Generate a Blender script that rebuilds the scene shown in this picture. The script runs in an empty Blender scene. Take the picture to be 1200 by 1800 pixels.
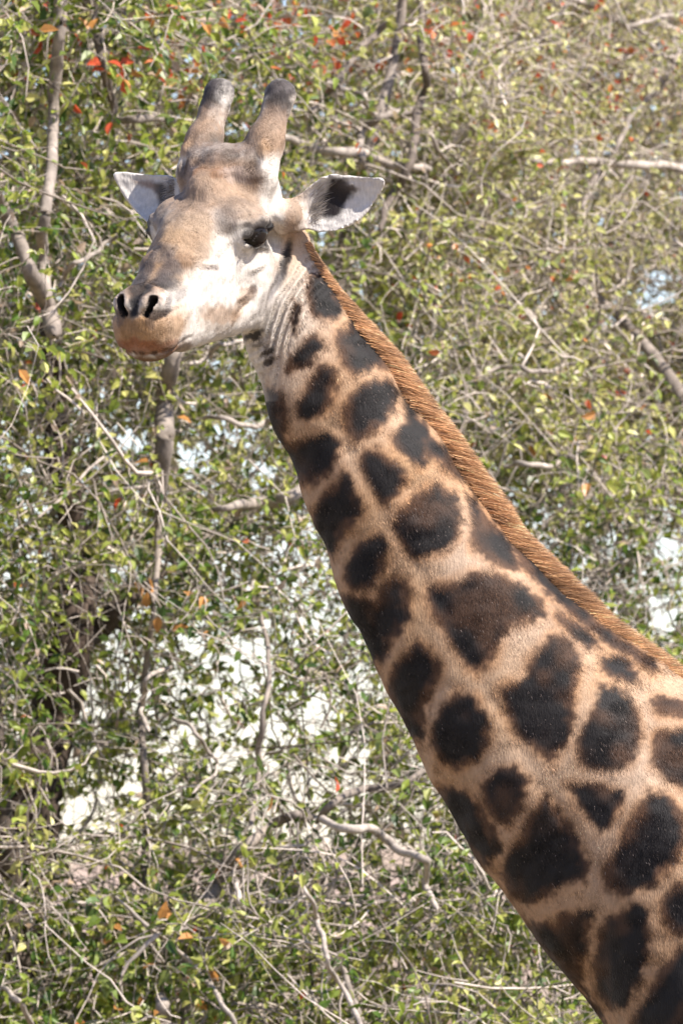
import bpy, math, random
import numpy as np
import openvdb
from mathutils import Vector

# ------------------------------------------------------------------ camera, light, exposure
scene = bpy.context.scene
col = scene.collection
S = 0.0013                 # metres per unit at the giraffe (a unit is a pixel of the photograph there)
D = 20.0                   # metres from camera to giraffe
CAM_Z = 2.6
AXIS_Z = CAM_Z + 0.91      # height where the optical axis meets the giraffe's plane
cam_d = bpy.data.cameras.new('camera')
cam = bpy.data.objects.new('camera', cam_d)
col.objects.link(cam)
cam.location = (0, 0, CAM_Z)
PITCH = math.atan2(AXIS_Z - CAM_Z, D)
cam.rotation_euler = (math.pi / 2 + PITCH, 0, 0)
cam_d.sensor_fit = 'VERTICAL'
cam_d.sensor_height = 36
cam_d.lens = 36 * math.hypot(D, AXIS_Z - CAM_Z) / (1800 * S)
cam_d.clip_start = 0.5
cam_d.clip_end = 6000
cam_d.dof.use_dof = True
cam_d.dof.focus_distance = 19.9
cam_d.dof.aperture_fstop = 9
scene.camera = cam

SUN_TO = Vector((0.62, -0.34, 0.85)).normalized()     # from the scene towards the sun
sun_d = bpy.data.lights.new('sun', 'SUN')
sun_d.energy = 5.0
sun_d.angle = math.radians(0.5)
sun_d.color = (1.0, 0.95, 0.87)
sun = bpy.data.objects.new('sun', sun_d)
sun.rotation_euler = SUN_TO.to_track_quat('Z', 'Y').to_euler()
sun.location = (8, -6, 14)
col.objects.link(sun)

world = bpy.data.worlds.new('World')
scene.world = world
world.use_nodes = True
wn = world.node_tree
wn.nodes.clear()
sky = wn.nodes.new('ShaderNodeTexSky')
sky.sky_type = 'NISHITA'
sky.sun_disc = False
sky.sun_elevation = math.asin(SUN_TO.z)
sky.sun_rotation = math.atan2(SUN_TO.x, SUN_TO.y)
sky.air_density = 1.0
sky.dust_density = 0.3
sky.ozone_density = 2.0
bg = wn.nodes.new('ShaderNodeBackground')
bg.inputs['Strength'].default_value = 0.10
wo = wn.nodes.new('ShaderNodeOutputWorld')
tint = wn.nodes.new('ShaderNodeVectorMath')       # even tint over the sky, a little less yellow at the horizon
tint.operation = 'MULTIPLY'
tint.inputs[1].default_value = (1.02, 0.97, 1.08)
wn.links.new(sky.outputs[0], tint.inputs[0])
wn.links.new(tint.outputs[0], bg.inputs[0])
wn.links.new(bg.outputs[0], wo.inputs[0])
scene.view_settings.view_transform = 'Standard'
scene.view_settings.look = 'None'
scene.view_settings.gamma = 1
scene.view_settings.exposure = 1.22
scene.view_settings.use_curve_mapping = False
scene.cycles.max_bounces = 8
scene.cycles.transparent_max_bounces = 8
scene.cycles.use_denoising = True

rng = np.random.default_rng(11)
random.seed(11)


# ------------------------------------------------------------------ helpers
def to_world(p):
    """giraffe units (x right, y down, d away from the camera) -> metres"""
    p = np.asarray(p, dtype=np.float64)
    out = np.empty_like(p)
    out[..., 0] = (p[..., 0] - 600) * S
    out[..., 1] = D + p[..., 2] * S
    out[..., 2] = AXIS_Z - (p[..., 1] - 900) * S
    return out


def at(px, py, Y):
    """the point at distance Y metres that lies behind photo point (px, py)"""
    f = math.hypot(D, AXIS_Z - CAM_Z)
    x = (px - 600) * S / f
    z = -(py - 900) * S / f
    cp, sp = math.cos(PITCH), math.sin(PITCH)
    d = Vector((x, cp - z * sp, sp + z * cp))
    return Vector((0, 0, CAM_Z)) + d * (Y / d.y)


def mesh_np(name, verts, faces, mats, colors=None, smooth=True, mat_index=None, extra=None):
    """verts (n,3), faces: list of arrays (m,k); fast foreach_set mesh"""
    me = bpy.data.meshes.new(name)
    verts = np.asarray(verts, dtype=np.float32)
    faces = [np.asarray(f, dtype=np.int32) for f in (faces if isinstance(faces, list) else [faces]) if len(f)]
    me.vertices.add(len(verts))
    me.vertices.foreach_set('co', verts.ravel())
    loops = np.concatenate([f.ravel() for f in faces])
    tot = np.concatenate([np.full(len(f), f.shape[1], np.int32) for f in faces])
    start = np.concatenate([[0], np.cumsum(tot)[:-1]]).astype(np.int32)
    me.loops.add(len(loops))
    me.loops.foreach_set('vertex_index', loops)
    me.polygons.add(len(tot))
    me.polygons.foreach_set('loop_start', start)
    me.polygons.foreach_set('loop_total', tot)
    me.polygons.foreach_set('use_smooth', np.full(len(tot), smooth))
    if mat_index is not None:
        me.polygons.foreach_set('material_index', np.asarray(mat_index, np.int32))
    for m in (mats if isinstance(mats, (list, tuple)) else [mats]):
        me.materials.append(m)
    if colors is not None:
        c = np.ones((len(verts), 4), np.float32)
        c[:, :3] = colors
        a = me.color_attributes.new('Col', 'FLOAT_COLOR', 'POINT')
        a.data.foreach_set('color', c.ravel())
    for k, v in (extra or {}).items():
        a = me.attributes.new(k, 'FLOAT', 'POINT')
        a.data.foreach_set('value', np.asarray(v, np.float32))
    me.update()
    me.validate()
    return me


def link(name, me, parent=None, kind=None, label=None, category=None, group=None):
    o = bpy.data.objects.new(name, me)
    col.objects.link(o)
    if parent is not None:
        o.parent = parent
        if me is not None:
            o.matrix_parent_inverse = parent.matrix_world.inverted()
    for k, v in (('kind', kind), ('label', label), ('category', category), ('group', group)):
        if v:
            o[k] = v
    return o


def mat(name, rough=0.7, spec=0.3, sheen=0.0, transl=0.0, color=None, noise=0.0, noise_scale=60, bump=0.0,
        bump_scale=200, stretch=None, rand=0.0):
    """Principled material: colour from the Col attribute (or fixed), multiplied by noise, with fine bump"""
    m = bpy.data.materials.new(name)
    m.use_nodes = True
    nt = m.node_tree
    nt.nodes.clear()
    N, L = nt.nodes.new, nt.links.new
    out = N('ShaderNodeOutputMaterial')
    b = N('ShaderNodeBsdfPrincipled')
    b.inputs['Roughness'].default_value = rough
    b.inputs['Specular IOR Level'].default_value = spec
    b.inputs['Sheen Weight'].default_value = sheen
    b.inputs['Sheen Roughness'].default_value = 0.45
    if color is None:
        a = N('ShaderNodeAttribute')
        a.attribute_name = 'Col'
        c = a.outputs['Color']
    else:
        r = N('ShaderNodeRGB')
        r.outputs[0].default_value = (*color, 1)
        c = r.outputs[0]
    tc = N('ShaderNodeTexCoord')
    mp = N('ShaderNodeMapping')
    L(tc.outputs['Object'], mp.inputs[0])
    if stretch:
        mp.inputs['Rotation'].default_value = stretch[0]
        mp.inputs['Scale'].default_value = stretch[1]
    if noise:
        n = N('ShaderNodeTexNoise')
        n.inputs['Scale'].default_value = noise_scale
        n.inputs['Detail'].default_value = 5
        n.inputs['Roughness'].default_value = 0.7
        L(mp.outputs[0], n.inputs[0])
        mr = N('ShaderNodeMapRange')
        mr.inputs['From Min'].default_value = 0.3
        mr.inputs['From Max'].default_value = 0.7
        mr.inputs['To Min'].default_value = 1 - noise
        mr.inputs['To Max'].default_value = 1 + noise
        L(n.outputs[0], mr.inputs[0])
        mx = N('ShaderNodeVectorMath')
        mx.operation = 'SCALE'
        L(c, mx.inputs[0])
        L(mr.outputs[0], mx.inputs['Scale'])
        c = mx.outputs[0]
    if rand:
        g = N('ShaderNodeNewGeometry')
        mr2 = N('ShaderNodeMapRange')
        mr2.inputs['To Min'].default_value = 1 - rand
        mr2.inputs['To Max'].default_value = 1 + rand
        L(g.outputs['Random Per Island'], mr2.inputs[0])
        mx2 = N('ShaderNodeVectorMath')
        mx2.operation = 'SCALE'
        L(c, mx2.inputs[0])
        L(mr2.outputs[0], mx2.inputs['Scale'])
        c = mx2.outputs[0]
    L(c, b.inputs['Base Color'])
    if sheen:
        b.inputs['Sheen Tint'].default_value = (1.0, 0.93, 0.85, 1)
    if bump:
        n2 = N('ShaderNodeTexNoise')
        n2.inputs['Scale'].default_value = bump_scale
        n2.inputs['Detail'].default_value = 3
        L(mp.outputs[0], n2.inputs[0])
        bp = N('ShaderNodeBump')
        bp.inputs['Strength'].default_value = bump
        bp.inputs['Distance'].default_value = 0.004
        L(n2.outputs[0], bp.inputs['Height'])
        L(bp.outputs[0], b.inputs['Normal'])
    s = b.outputs[0]
    if transl:
        t = N('ShaderNodeBsdfTranslucent')
        L(c, t.inputs['Color'])
        ms = N('ShaderNodeMixShader')
        ms.inputs[0].default_value = transl
        L(s, ms.inputs[1])
        L(t.outputs[0], ms.inputs[2])
        s = ms.outputs[0]
    L(s, out.inputs['Surface'])
    return m


def vnoise(p, scale, seed=0):
    """cheap smooth 3D value noise in [-1, 1] for numpy points"""
    q = np.asarray(p, np.float64) / scale
    i = np.floor(q).astype(np.int64)
    f = q - i
    f = f * f * (3 - 2 * f)
    def h(a, b, c):
        n = (a * 374761393 + b * 668265263 + c * 2147483647 + seed * 144665) & 0x7fffffff
        n = ((n ^ (n >> 13)) * 1274126177) & 0x7fffffff
        return ((n ^ (n >> 16)) & 0xffff) / 32767.5 - 1
    r = 0
    for a in (0, 1):
        for b in (0, 1):
            for c in (0, 1):
                w = (f[:, 0] if a else 1 - f[:, 0]) * (f[:, 1] if b else 1 - f[:, 1]) * (f[:, 2] if c else 1 - f[:, 2])
                r = r + w * h(i[:, 0] + a, i[:, 1] + b, i[:, 2] + c)
    return r


def poly_sdf(x, y, poly):
    """signed distance to a 2D polygon, negative inside"""
    poly = np.asarray(poly, np.float64)
    d = np.full(x.shape, 1e18)
    s = np.ones(x.shape)
    n = len(poly)
    for i in range(n):
        ax, ay = poly[i]
        bx, by = poly[i - 1]
        ex, ey = bx - ax, by - ay
        wx, wy = x - ax, y - ay
        t = np.clip((wx * ex + wy * ey) / (ex * ex + ey * ey + 1e-9), 0, 1)
        d = np.minimum(d, (wx - ex * t) ** 2 + (wy - ey * t) ** 2)
        c1, c2, c3 = y >= ay, y < by, ex * wy > ey * wx
        s = np.where((c1 & c2 & c3) | (~c1 & ~c2 & ~c3), -s, s)
    return s * np.sqrt(d)
# ------------------------------------------------------------------ the giraffe
# head frame: origin between the eyes, R towards its left side, U up out of the forehead, F towards the muzzle
HO = np.array([364.0, 408.0, 0.0])
F_ = np.array([-0.416, 0.571, -0.708]); F_ /= np.linalg.norm(F_)
R_ = np.array([0.881, 0.060, -0.469]); R_ -= F_ * R_.dot(F_); R_ /= np.linalg.norm(R_)
U_ = np.cross(R_, F_)
if U_[1] > 0:
    U_ = -U_
HM = np.stack([R_, U_, F_])


def head_to_px(p):
    return HO + np.asarray(p, float) @ HM


class Field:
    def __init__(s, lo, hi, h):
        s.lo, s.h = np.array(lo, float), h
        s.n = np.ceil((np.array(hi) - s.lo) / h).astype(int)
        s.f = np.full(s.n, 60.0, np.float32)

    def window(s, lo, hi):
        a = np.clip(np.floor((np.array(lo) - s.lo) / s.h).astype(int), 0, s.n)
        b = np.clip(np.ceil((np.array(hi) - s.lo) / s.h).astype(int) + 1, 0, s.n)
        sl = tuple(slice(a[i], b[i]) for i in range(3))
        ax = [s.lo[i] + s.h * np.arange(a[i], b[i]) for i in range(3)]
        return sl, np.meshgrid(*ax, indexing='ij', sparse=True)

    def put(s, sl, d, k, mode='add'):
        d = d.astype(np.float32)
        f = s.f[sl]
        if mode == 'add':
            hh = np.clip(k - np.abs(f - d), 0, None) / k
            s.f[sl] = np.minimum(f, d) - hh * hh * k * 0.25
        elif mode == 'cut':
            d = -d
            hh = np.clip(k - np.abs(f - d), 0, None) / k
            s.f[sl] = np.maximum(f, d) + hh * hh * k * 0.25

    # local coordinates: head frame, mirrored about the middle
    def head(s, lo, hi, pad):
        cs = np.array([head_to_px((r, u, f)) for r in (-hi[0], hi[0]) for u in (lo[1], hi[1]) for f in (lo[2], hi[2])])
        sl, (X, Y, Z) = s.window(cs.min(0) - pad, cs.max(0) + pad)
        X, Y, Z = X - HO[0], Y - HO[1], Z - HO[2]
        r = np.abs(X * R_[0] + Y * R_[1] + Z * R_[2])
        u = X * U_[0] + Y * U_[1] + Z * U_[2]
        f = X * F_[0] + Y * F_[1] + Z * F_[2]
        return sl, r, u, f

    def hell(s, c, rad, k=20, rot=0, mode='add', yaw=0):
        """ellipsoid in the head frame; rot pitches it in the u-f plane, yaw in the r-f plane (degrees)"""
        m = max(rad) + 4
        sl, r, u, f = s.head((c[0] - m, c[1] - m, c[2] - m), (c[0] + m, c[1] + m, c[2] + m), k)
        r, u, f = r - c[0], u - c[1], f - c[2]
        if rot:
            a = math.radians(rot)
            u, f = u * math.cos(a) - f * math.sin(a), u * math.sin(a) + f * math.cos(a)
        if yaw:
            a = math.radians(yaw)
            r, f = r * math.cos(a) - f * math.sin(a), r * math.sin(a) + f * math.cos(a)
        k0 = np.sqrt((r / rad[0]) ** 2 + (u / rad[1]) ** 2 + (f / rad[2]) ** 2)
        k1 = np.sqrt((r / rad[0] ** 2) ** 2 + (u / rad[1] ** 2) ** 2 + (f / rad[2] ** 2) ** 2)
        s.put(sl, k0 * (k0 - 1) / np.maximum(k1, 1e-6), k, mode)

    def hcone(s, a, b, ra, rb, k=20, mode='add', sq=1.0):
        a, b = np.array(a, float), np.array(b, float)
        m = max(ra, rb) + 4
        sl, r, u, f = s.head(np.minimum(a, b) - m, np.maximum(a, b) + m, k)
        ba = b - a
        r, u, f = r - a[0], u - a[1], f - a[2]
        t = np.clip((r * ba[0] + u * ba[1] + f * ba[2]) / ba.dot(ba), 0, 1)
        d = np.sqrt(((r - t * ba[0]) / sq) ** 2 + (u - t * ba[1]) ** 2 + (f - t * ba[2]) ** 2) - (ra + (rb - ra) * t)
        s.put(sl, d, k, mode)

    # giraffe units
    def cone(s, a, b, ra, rb, k=20, sq=1.0, mode='add'):
        a, b = np.array(a, float), np.array(b, float)
        m = max(ra, rb) + 6
        sl, (X, Y, Z) = s.window(np.minimum(a, b) - m - k, np.maximum(a, b) + m + k)
        ba = b - a
        X, Y, Z = X - a[0], Y - a[1], Z - a[2]
        t = np.clip((X * ba[0] + Y * ba[1]) / (ba[0] ** 2 + ba[1] ** 2), 0, 1) if sq != 1 else np.clip((X * ba[0] + Y * ba[1] + Z * ba[2]) / ba.dot(ba), 0, 1)
        q = np.sqrt((X - t * ba[0]) ** 2 + (Y - t * ba[1]) ** 2 + ((Z - t * ba[2]) / sq) ** 2)
        rr = ra + (rb - ra) * t
        s.put(sl, (q - rr) * (sq if sq < 1 else 1), k, mode)

    def sheet(s, poly, depth, thick, k=8):
        """a curved sheet with a polygon outline: ears"""
        p = np.array(poly, float)
        lo2, hi2 = p.min(0) - 14, p.max(0) + 14
        gx, gy = np.meshgrid(np.arange(lo2[0], hi2[0], 6), np.arange(lo2[1], hi2[1], 6))
        dd = depth(gx, gy)
        sl, (X, Y, Z) = s.window((lo2[0], lo2[1], dd.min() - 24), (hi2[0], hi2[1], dd.max() + 24))
        P = poly_sdf(X + 0 * Y, Y + 0 * X, poly)
        zz = np.abs(Z - depth(X, Y)) * 0.8
        th = thick * np.clip(-P / 16, 0.62, 1)
        q = np.maximum(zz - th, P)
        s.put(sl, q, k)


NECK = [  # x, y, d, radius along the silhouette
    (486, 418, 132, 56), (484, 470, 126, 66), (504, 530, 112, 78), (529, 589, 104, 88), (583, 694, 100, 107), (668, 842, 98, 128), (744, 985, 96, 146),
    (837, 1125, 93, 172), (930, 1250, 90, 198), (1035, 1365, 86, 232), (1160, 1480, 80, 270), (1310, 1610, 70, 325)]


EAR_NEAR = [(480, 385), (505, 352), (530, 330), (560, 306), (582, 300), (622, 303), (660, 306), (674, 311), (676, 320), (668, 336), (652, 360),
            (634, 380), (610, 394), (585, 403), (560, 404), (540, 396), (520, 400), (495, 400)]
EAR_FAR = [(350, 330), (314, 308), (300, 294), (284, 289), (250, 288), (216, 283), (196, 282), (192, 288), (198, 302), (212, 325), (228, 348),
           (246, 370), (262, 384), (285, 392), (340, 400)]


def ear_near_depth(x, y):
    ax, ay = 0.90, -0.40
    t = (x - 520) * ax + (y - 372) * ay
    v = -(x - 520) * ay * -1 + (y - 372) * ax
    v = (x - 520) * 0.40 + (y - 372) * 0.90
    w = np.clip(t / 165, 0, 1)
    return 66 - 0.20 * t + 34 * np.sin(math.pi * np.clip(0.12 + w * 0.9, 0, 1)) * (1 - np.clip((v / 55), -1.3, 1.3) ** 2) - 6


def ear_far_depth(x, y):
    t = (300 - x) * 0.93 + (345 - y) * 0.35
    v = -(300 - x) * 0.35 + (345 - y) * 0.93 - 8
    w = np.clip(t / 140, 0, 1)
    return 165 + 0.28 * t + 30 * np.sin(math.pi * np.clip(0.1 + w * 0.9, 0, 1)) * (1 - np.clip(v / 48, -1.3, 1.3) ** 2) - 6


def build_field(h):
    g = Field((180, 112, -330), (1420, 1920, 400), h)
    # neck
    for a, b in zip(NECK[:-1], NECK[1:]):
        g.cone(a[:3], b[:3], a[3], b[3], 26, sq=0.66)
    # shoulder and chest swelling
    g.cone((1190, 1560, -40), (1330, 1860, -60), 120, 170, 70, sq=0.75)
    # skull
    g.hell((0, 4, -70), (84, 66, 100), 30)
    g.hell((0, 2, -135), (70, 62, 70), 40)
    g.hell((77, 6, -8), (37, 34, 50), 26)
    g.hell((0, 28, 20), (66, 44, 80), 34)
    g.hell((0, 2, 108), (63, 48, 100), 34)
    g.hell((30, 22, 96), (26, 20, 30), 18)          # knobs along the nose
    g.hell((14, 34, 150), (22, 14, 24), 14)
    g.hell((0, -12, 200), (55, 44, 66), 30)
    g.hell((0, -22, 262), (55, 44, 46), 40)         # muzzle
    g.hell((0, -54, 272), (52, 36, 36), 34)         # upper lip
    g.hell((0, -70, 232), (34, 22, 48), 20)
    g.hell((0, -44, 205), (53, 44, 70), 40)         # lower lip and chin
    g.hell((38, -50, 80), (36, 56, 112), 34)        # cheek
    g.hcone((46, -134, 26), (30, -82, 196), 46, 33, 34, sq=0.85)   # lower jaw
    g.hell((56, -84, -18), (34, 82, 62), 32, rot=-12)             # jaw muscle
    g.hell((0, 74, -40), (34, 26, 44), 22)          # bump in the middle of the forehead
    g.hell((0, 46, 78), (24, 16, 60), 22)
    g.hell((60, 40, 0), (30, 18, 40), 18)           # brow ridges
    g.hell((0, 74, -112), (52, 34, 46), 26)         # crown between the horns
    g.hell((25, 16, 262), (20, 20, 26), 14)         # nostril rims
    # horns
    g.hcone((56, 54, -112), (62, 92, -165), 41, 30, 24)
    g.hcone((62, 92, -165), (62, 122, -225), 31, 24, 14)
    g.hcone((62, 122, -225), (62, 136, -250), 25, 28, 8)
    # ears
    g.sheet(EAR_NEAR, ear_near_depth, 6.5)
    g.sheet(EAR_FAR, ear_far_depth, 6.5)
    g.hell((88, -38, -124), (20, 26, 26), 26)       # ear root
    # cut: eye sockets, nostrils, mouth
    g.hell((108, 3, 4), (26, 17, 35), 5, mode='cut', rot=6, yaw=-22)
    g.hcone((104, 16, -32), (98, 15, 26), 7, 7, 6)      # upper lid
    for k in range(-3, 6):
        o = np.array([0.5 * k, -3.2 * k, -4.2 * k])
        g.hcone(np.array([21, 9, 286]) + o, np.array([32, 27, 271]) + o, 7.5, 7, 4, mode='cut')
    g.hcone((0, -58, 318), (42, -63, 296), 4, 4, 6, mode='cut')
    g.hcone((42, -63, 296), (58, -76, 226), 4, 3, 6, mode='cut')
    return g


def field_mesh(g):
    fg = openvdb.FloatGrid(60.0)
    fg.copyFromArray(g.f)
    v, t, q = fg.convertToPolygons(0.0, 0.0) if False else (*[None] * 3,)
    v, q = fg.convertToQuads(0.0)
    v = np.asarray(v, np.float64) * g.h + g.lo
    return v, np.asarray(q, np.int64)


def grad(g, P):
    """trilinear samples of the field gradient by central differences (for smoothing and normals)"""
    def samp(Q):
        q = (Q - g.lo) / g.h
        q = np.clip(q, 0, g.n - 1.001)
        i = q.astype(int)
        f = q - i
        r = 0
        for a in (0, 1):
            for b in (0, 1):
                for c in (0, 1):
                    w = (f[:, 0] if a else 1 - f[:, 0]) * (f[:, 1] if b else 1 - f[:, 1]) * (f[:, 2] if c else 1 - f[:, 2])
                    r = r + w * g.f[i[:, 0] + a, i[:, 1] + b, i[:, 2] + c]
        return r
    e = g.h
    G = np.stack([samp(P + np.eye(3)[k] * e) - samp(P - np.eye(3)[k] * e) for k in range(3)], 1)
    G /= np.linalg.norm(G, axis=1, keepdims=True) + 1e-9
    return G, samp


# ---- coat: patch outlines and a painted mane shadow on the left side of the neck, in giraffe units
PATCHES = [
    [(540, 480), (560, 470), (590, 495), (600, 528), (592, 555), (567, 560), (545, 545), (537, 512)],
    [(515, 520), (530, 530), (526, 570), (512, 588), (506, 560)],
    [(532, 592), (560, 583), (566, 605), (545, 635), (515, 655), (500, 652), (508, 620)],
    [(612, 540), (635, 560), (664, 600), (684, 645), (650, 643), (622, 655), (603, 635), (590, 600), (594, 572), (608, 572)],
    [(560, 640), (585, 640), (592, 670), (590, 700), (570, 725), (540, 738), (520, 730), (518, 705), (535, 680), (548, 660)],
    [(628, 675), (655, 662), (685, 665), (697, 690), (690, 715), (675, 745), (650, 762), (625, 772), (608, 755), (605, 720), (612, 695)],
    [(440, 680), (470, 680), (492, 685), (503, 720), (505, 760), (497, 778), (470, 770), (440, 740)],
    [(490, 780), (520, 775), (545, 765), (575, 760), (595, 775), (590, 800), (575, 830), (550, 850), (530, 847), (500, 830)],
    [(703, 690), (725, 715), (756, 755), (794, 800), (816, 840), (800, 838), (775, 812), (752, 800), (742, 820), (720, 812), (695, 785), (688, 765), (700, 752), (712, 738)],
    [(640, 790), (665, 790), (695, 810), (712, 840), (700, 870), (670, 888), (655, 870), (640, 840), (632, 810)],
    [(600, 820), (615, 850), (632, 875), (638, 900), (615, 930), (597, 945), (585, 975), (560, 960), (545, 915), (550, 887), (575, 865), (590, 850)],
    [(745, 860), (770, 848), (800, 865), (808, 900), (805, 940), (780, 965), (750, 975), (722, 980), (705, 955), (685, 925), (700, 895), (725, 880)],
    [(818, 862), (845, 885), (880, 925), (912, 970), (922, 1003), (885, 997), (850, 977), (832, 960), (826, 910)],
    [(665, 937), (680, 965), (675, 1000), (650, 1030), (620, 1035), (603, 1015), (605, 990), (630, 955)],
    [(690, 1015), (715, 1020), (722, 1060), (705, 1105), (688, 1130), (672, 1165), (630, 1150), (600, 1090), (600, 1045), (640, 1045), (662, 1052), (668, 1028)],
    [(750, 1025), (790, 1030), (828, 1005), (870, 1010), (910, 1030), (957, 1050), (955, 1080), (920, 1095), (890, 1102), (880, 1130), (865, 1165), (840, 1184), (815, 1165), (790, 1130), (765, 1085), (750, 1055)],
    [(732, 1130), (760, 1145), (775, 1175), (762, 1205), (750, 1240), (742, 1300), (715, 1300), (690, 1240), (680, 1200), (692, 1168), (715, 1145)],
    [(975, 1078), (1010, 1088), (1045, 1115), (1056, 1134), (1030, 1138), (1000, 1115)],
    [(1055, 1153), (1085, 1148), (1118, 1175), (1112, 1196), (1080, 1196), (1055, 1180)],
    [(970, 1110), (1000, 1130), (1020, 1170), (1010, 1215), (1005, 1260), (990, 1310), (965, 1345), (940, 1320), (905, 1290), (885, 1245), (877, 1210), (920, 1190), (938, 1150)],
    [(805, 1215), (835, 1225), (855, 1265), (860, 1300), (840, 1330), (805, 1352), (775, 1340), (757, 1310), (755, 1275), (775, 1240)],
    [(1050, 1205), (1090, 1215), (1120, 1250), (1125, 1290), (1110, 1330), (1090, 1355), (1060, 1350), (1015, 1345), (1010, 1310), (1020, 1280), (1040, 1250)],
    [(1150, 1290), (1200, 1278), (1245, 1300), (1255, 1370), (1210, 1390), (1165, 1370), (1140, 1340)],
    [(870, 1355), (905, 1350), (925, 1375), (915, 1420), (895, 1455), (870, 1445), (850, 1410), (845, 1380)],
    [(770, 1385), (800, 1385), (828, 1398), (850, 1420), (868, 1450), (872, 1500), (855, 1520), (820, 1500), (780, 1430)],
    [(995, 1380), (1040, 1378), (1090, 1390), (1088, 1420), (1065, 1450), (1045, 1460), (1020, 1430)],
    [(953, 1395), (985, 1430), (1010, 1470), (1028, 1510), (1022, 1550), (990, 1552), (960, 1575), (925, 1592), (895, 1568), (880, 1530), (888, 1495), (915, 1470), (930, 1430)],
    [(1135, 1390), (1165, 1395), (1195, 1430), (1197, 1490), (1170, 1530), (1135, 1560), (1090, 1575), (1060, 1560), (1058, 1520), (1085, 1480), (1112, 1430)],
    [(900, 1618), (940, 1622), (978, 1625), (985, 1605), (1035, 1598), (1033, 1640), (1024, 1690), (1020, 1740), (990, 1760), (930, 1700)],
    [(1062, 1610), (1105, 1592), (1130, 1600), (1135, 1650), (1120, 1710), (1095, 1765), (1075, 1775), (1045, 1740), (1040, 1690), (1048, 1640)],
    [(1155, 1585), (1180, 1552), (1250, 1540), (1262, 1600), (1240, 1640), (1180, 1640), (1158, 1612)],
    [(1185, 1665), (1250, 1655), (1290, 1700), (1260, 1780), (1180, 1830), (1110, 1850), (1105, 1790), (1145, 1720)],
    [(1025, 1735), (1058, 1785), (1078, 1830), (1060, 1880), (980, 1850), (985, 1780)],
    [(1138, 1228), (1170, 1222), (1235, 1245), (1225, 1262), (1160, 1258)],
    [(1215, 1420), (1280, 1410), (1330, 1460), (1310, 1520), (1240, 1520), (1212, 1480)],
    [(1285, 1560), (1350, 1550), (1390, 1620), (1350, 1690), (1290, 1650)],
    [(1320, 1740), (1400, 1720), (1440, 1800), (1380, 1880), (1300, 1850)],
    [(1130, 1890), (1200, 1860), (1280, 1880), (1270, 1960), (1120, 1960)],
    [(900, 940), (935, 968), (1000, 1034), (1070, 1100), (1150, 1162), (1150, 1182), (1060, 1126), (985, 1064), (915, 996)],  # shadow along the mane's inner edge, painted as a dark stripe
    [(418, 584), (440, 578), (466, 568), (470, 576), (452, 594), (428, 600)],
    [(458, 612), (478, 600), (484, 612), (474, 640), (462, 636)],
]

TAN = np.array([0.315, 0.192, 0.105])
PALE = np.array([0.36, 0.255, 0.18])
ORANGE = np.array([0.26, 0.125, 0.052])
DARK = np.array([0.009, 0.007, 0.0066])
BROWN = np.array([0.070, 0.034, 0.018])


def mix(a, b, t):
    t = np.clip(t, 0, 1)[..., None]
    return a * (1 - t) + b * t


def sstep(a, b, x):
    t = np.clip((x - a) / (b - a), 0, 1)
    return t * t * (3 - 2 * t)


def coat(P):
    """base colour of the neck and body skin at points P (giraffe units); also the patch mask"""
    n1, n2, n3 = vnoise(P, 34, 1), vnoise(P, 11, 2), vnoise(P, 90, 3)
    n4 = vnoise(P, 5, 4)
    x = P[:, 0] + 5 * n1 + 4 * n2
    y = P[:, 1] + 5 * vnoise(P, 30, 7) + 4 * vnoise(P, 12, 8)
    sd = np.full(len(P), 1e3)
    for p in PATCHES:
        a = np.array(p)
        lo, hi = a.min(0) - 40, a.max(0) + 40
        k = np.nonzero((x > lo[0]) & (x < hi[0]) & (y > lo[1]) & (y < hi[1]))[0]
        if len(k):
            sd[k] = np.minimum(sd[k], poly_sdf(x[k], y[k], p))
    base = mix(TAN, PALE, 0.5 + 0.6 * n3)
    base = mix(base, ORANGE, sstep(24, 0, sd) * (0.55 + 0.3 * n1))
    base = mix(base, np.array([0.26, 0.15, 0.082]), 0.7 * sstep(1300, 1750, P[:, 1] + 0.3 * (1100 - P[:, 0])))  # lower neck browner and darker, its shade put into the coat
    base *= (1 + 0.12 * n2 + 0.12 * n4)[:, None]
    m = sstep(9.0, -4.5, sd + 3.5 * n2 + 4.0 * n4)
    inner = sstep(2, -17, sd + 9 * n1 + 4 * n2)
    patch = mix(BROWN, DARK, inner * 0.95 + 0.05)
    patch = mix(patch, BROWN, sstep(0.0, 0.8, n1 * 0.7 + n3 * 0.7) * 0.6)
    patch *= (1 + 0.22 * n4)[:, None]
    return base * (1 - m)[:, None] + patch * m[:, None], m


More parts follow.
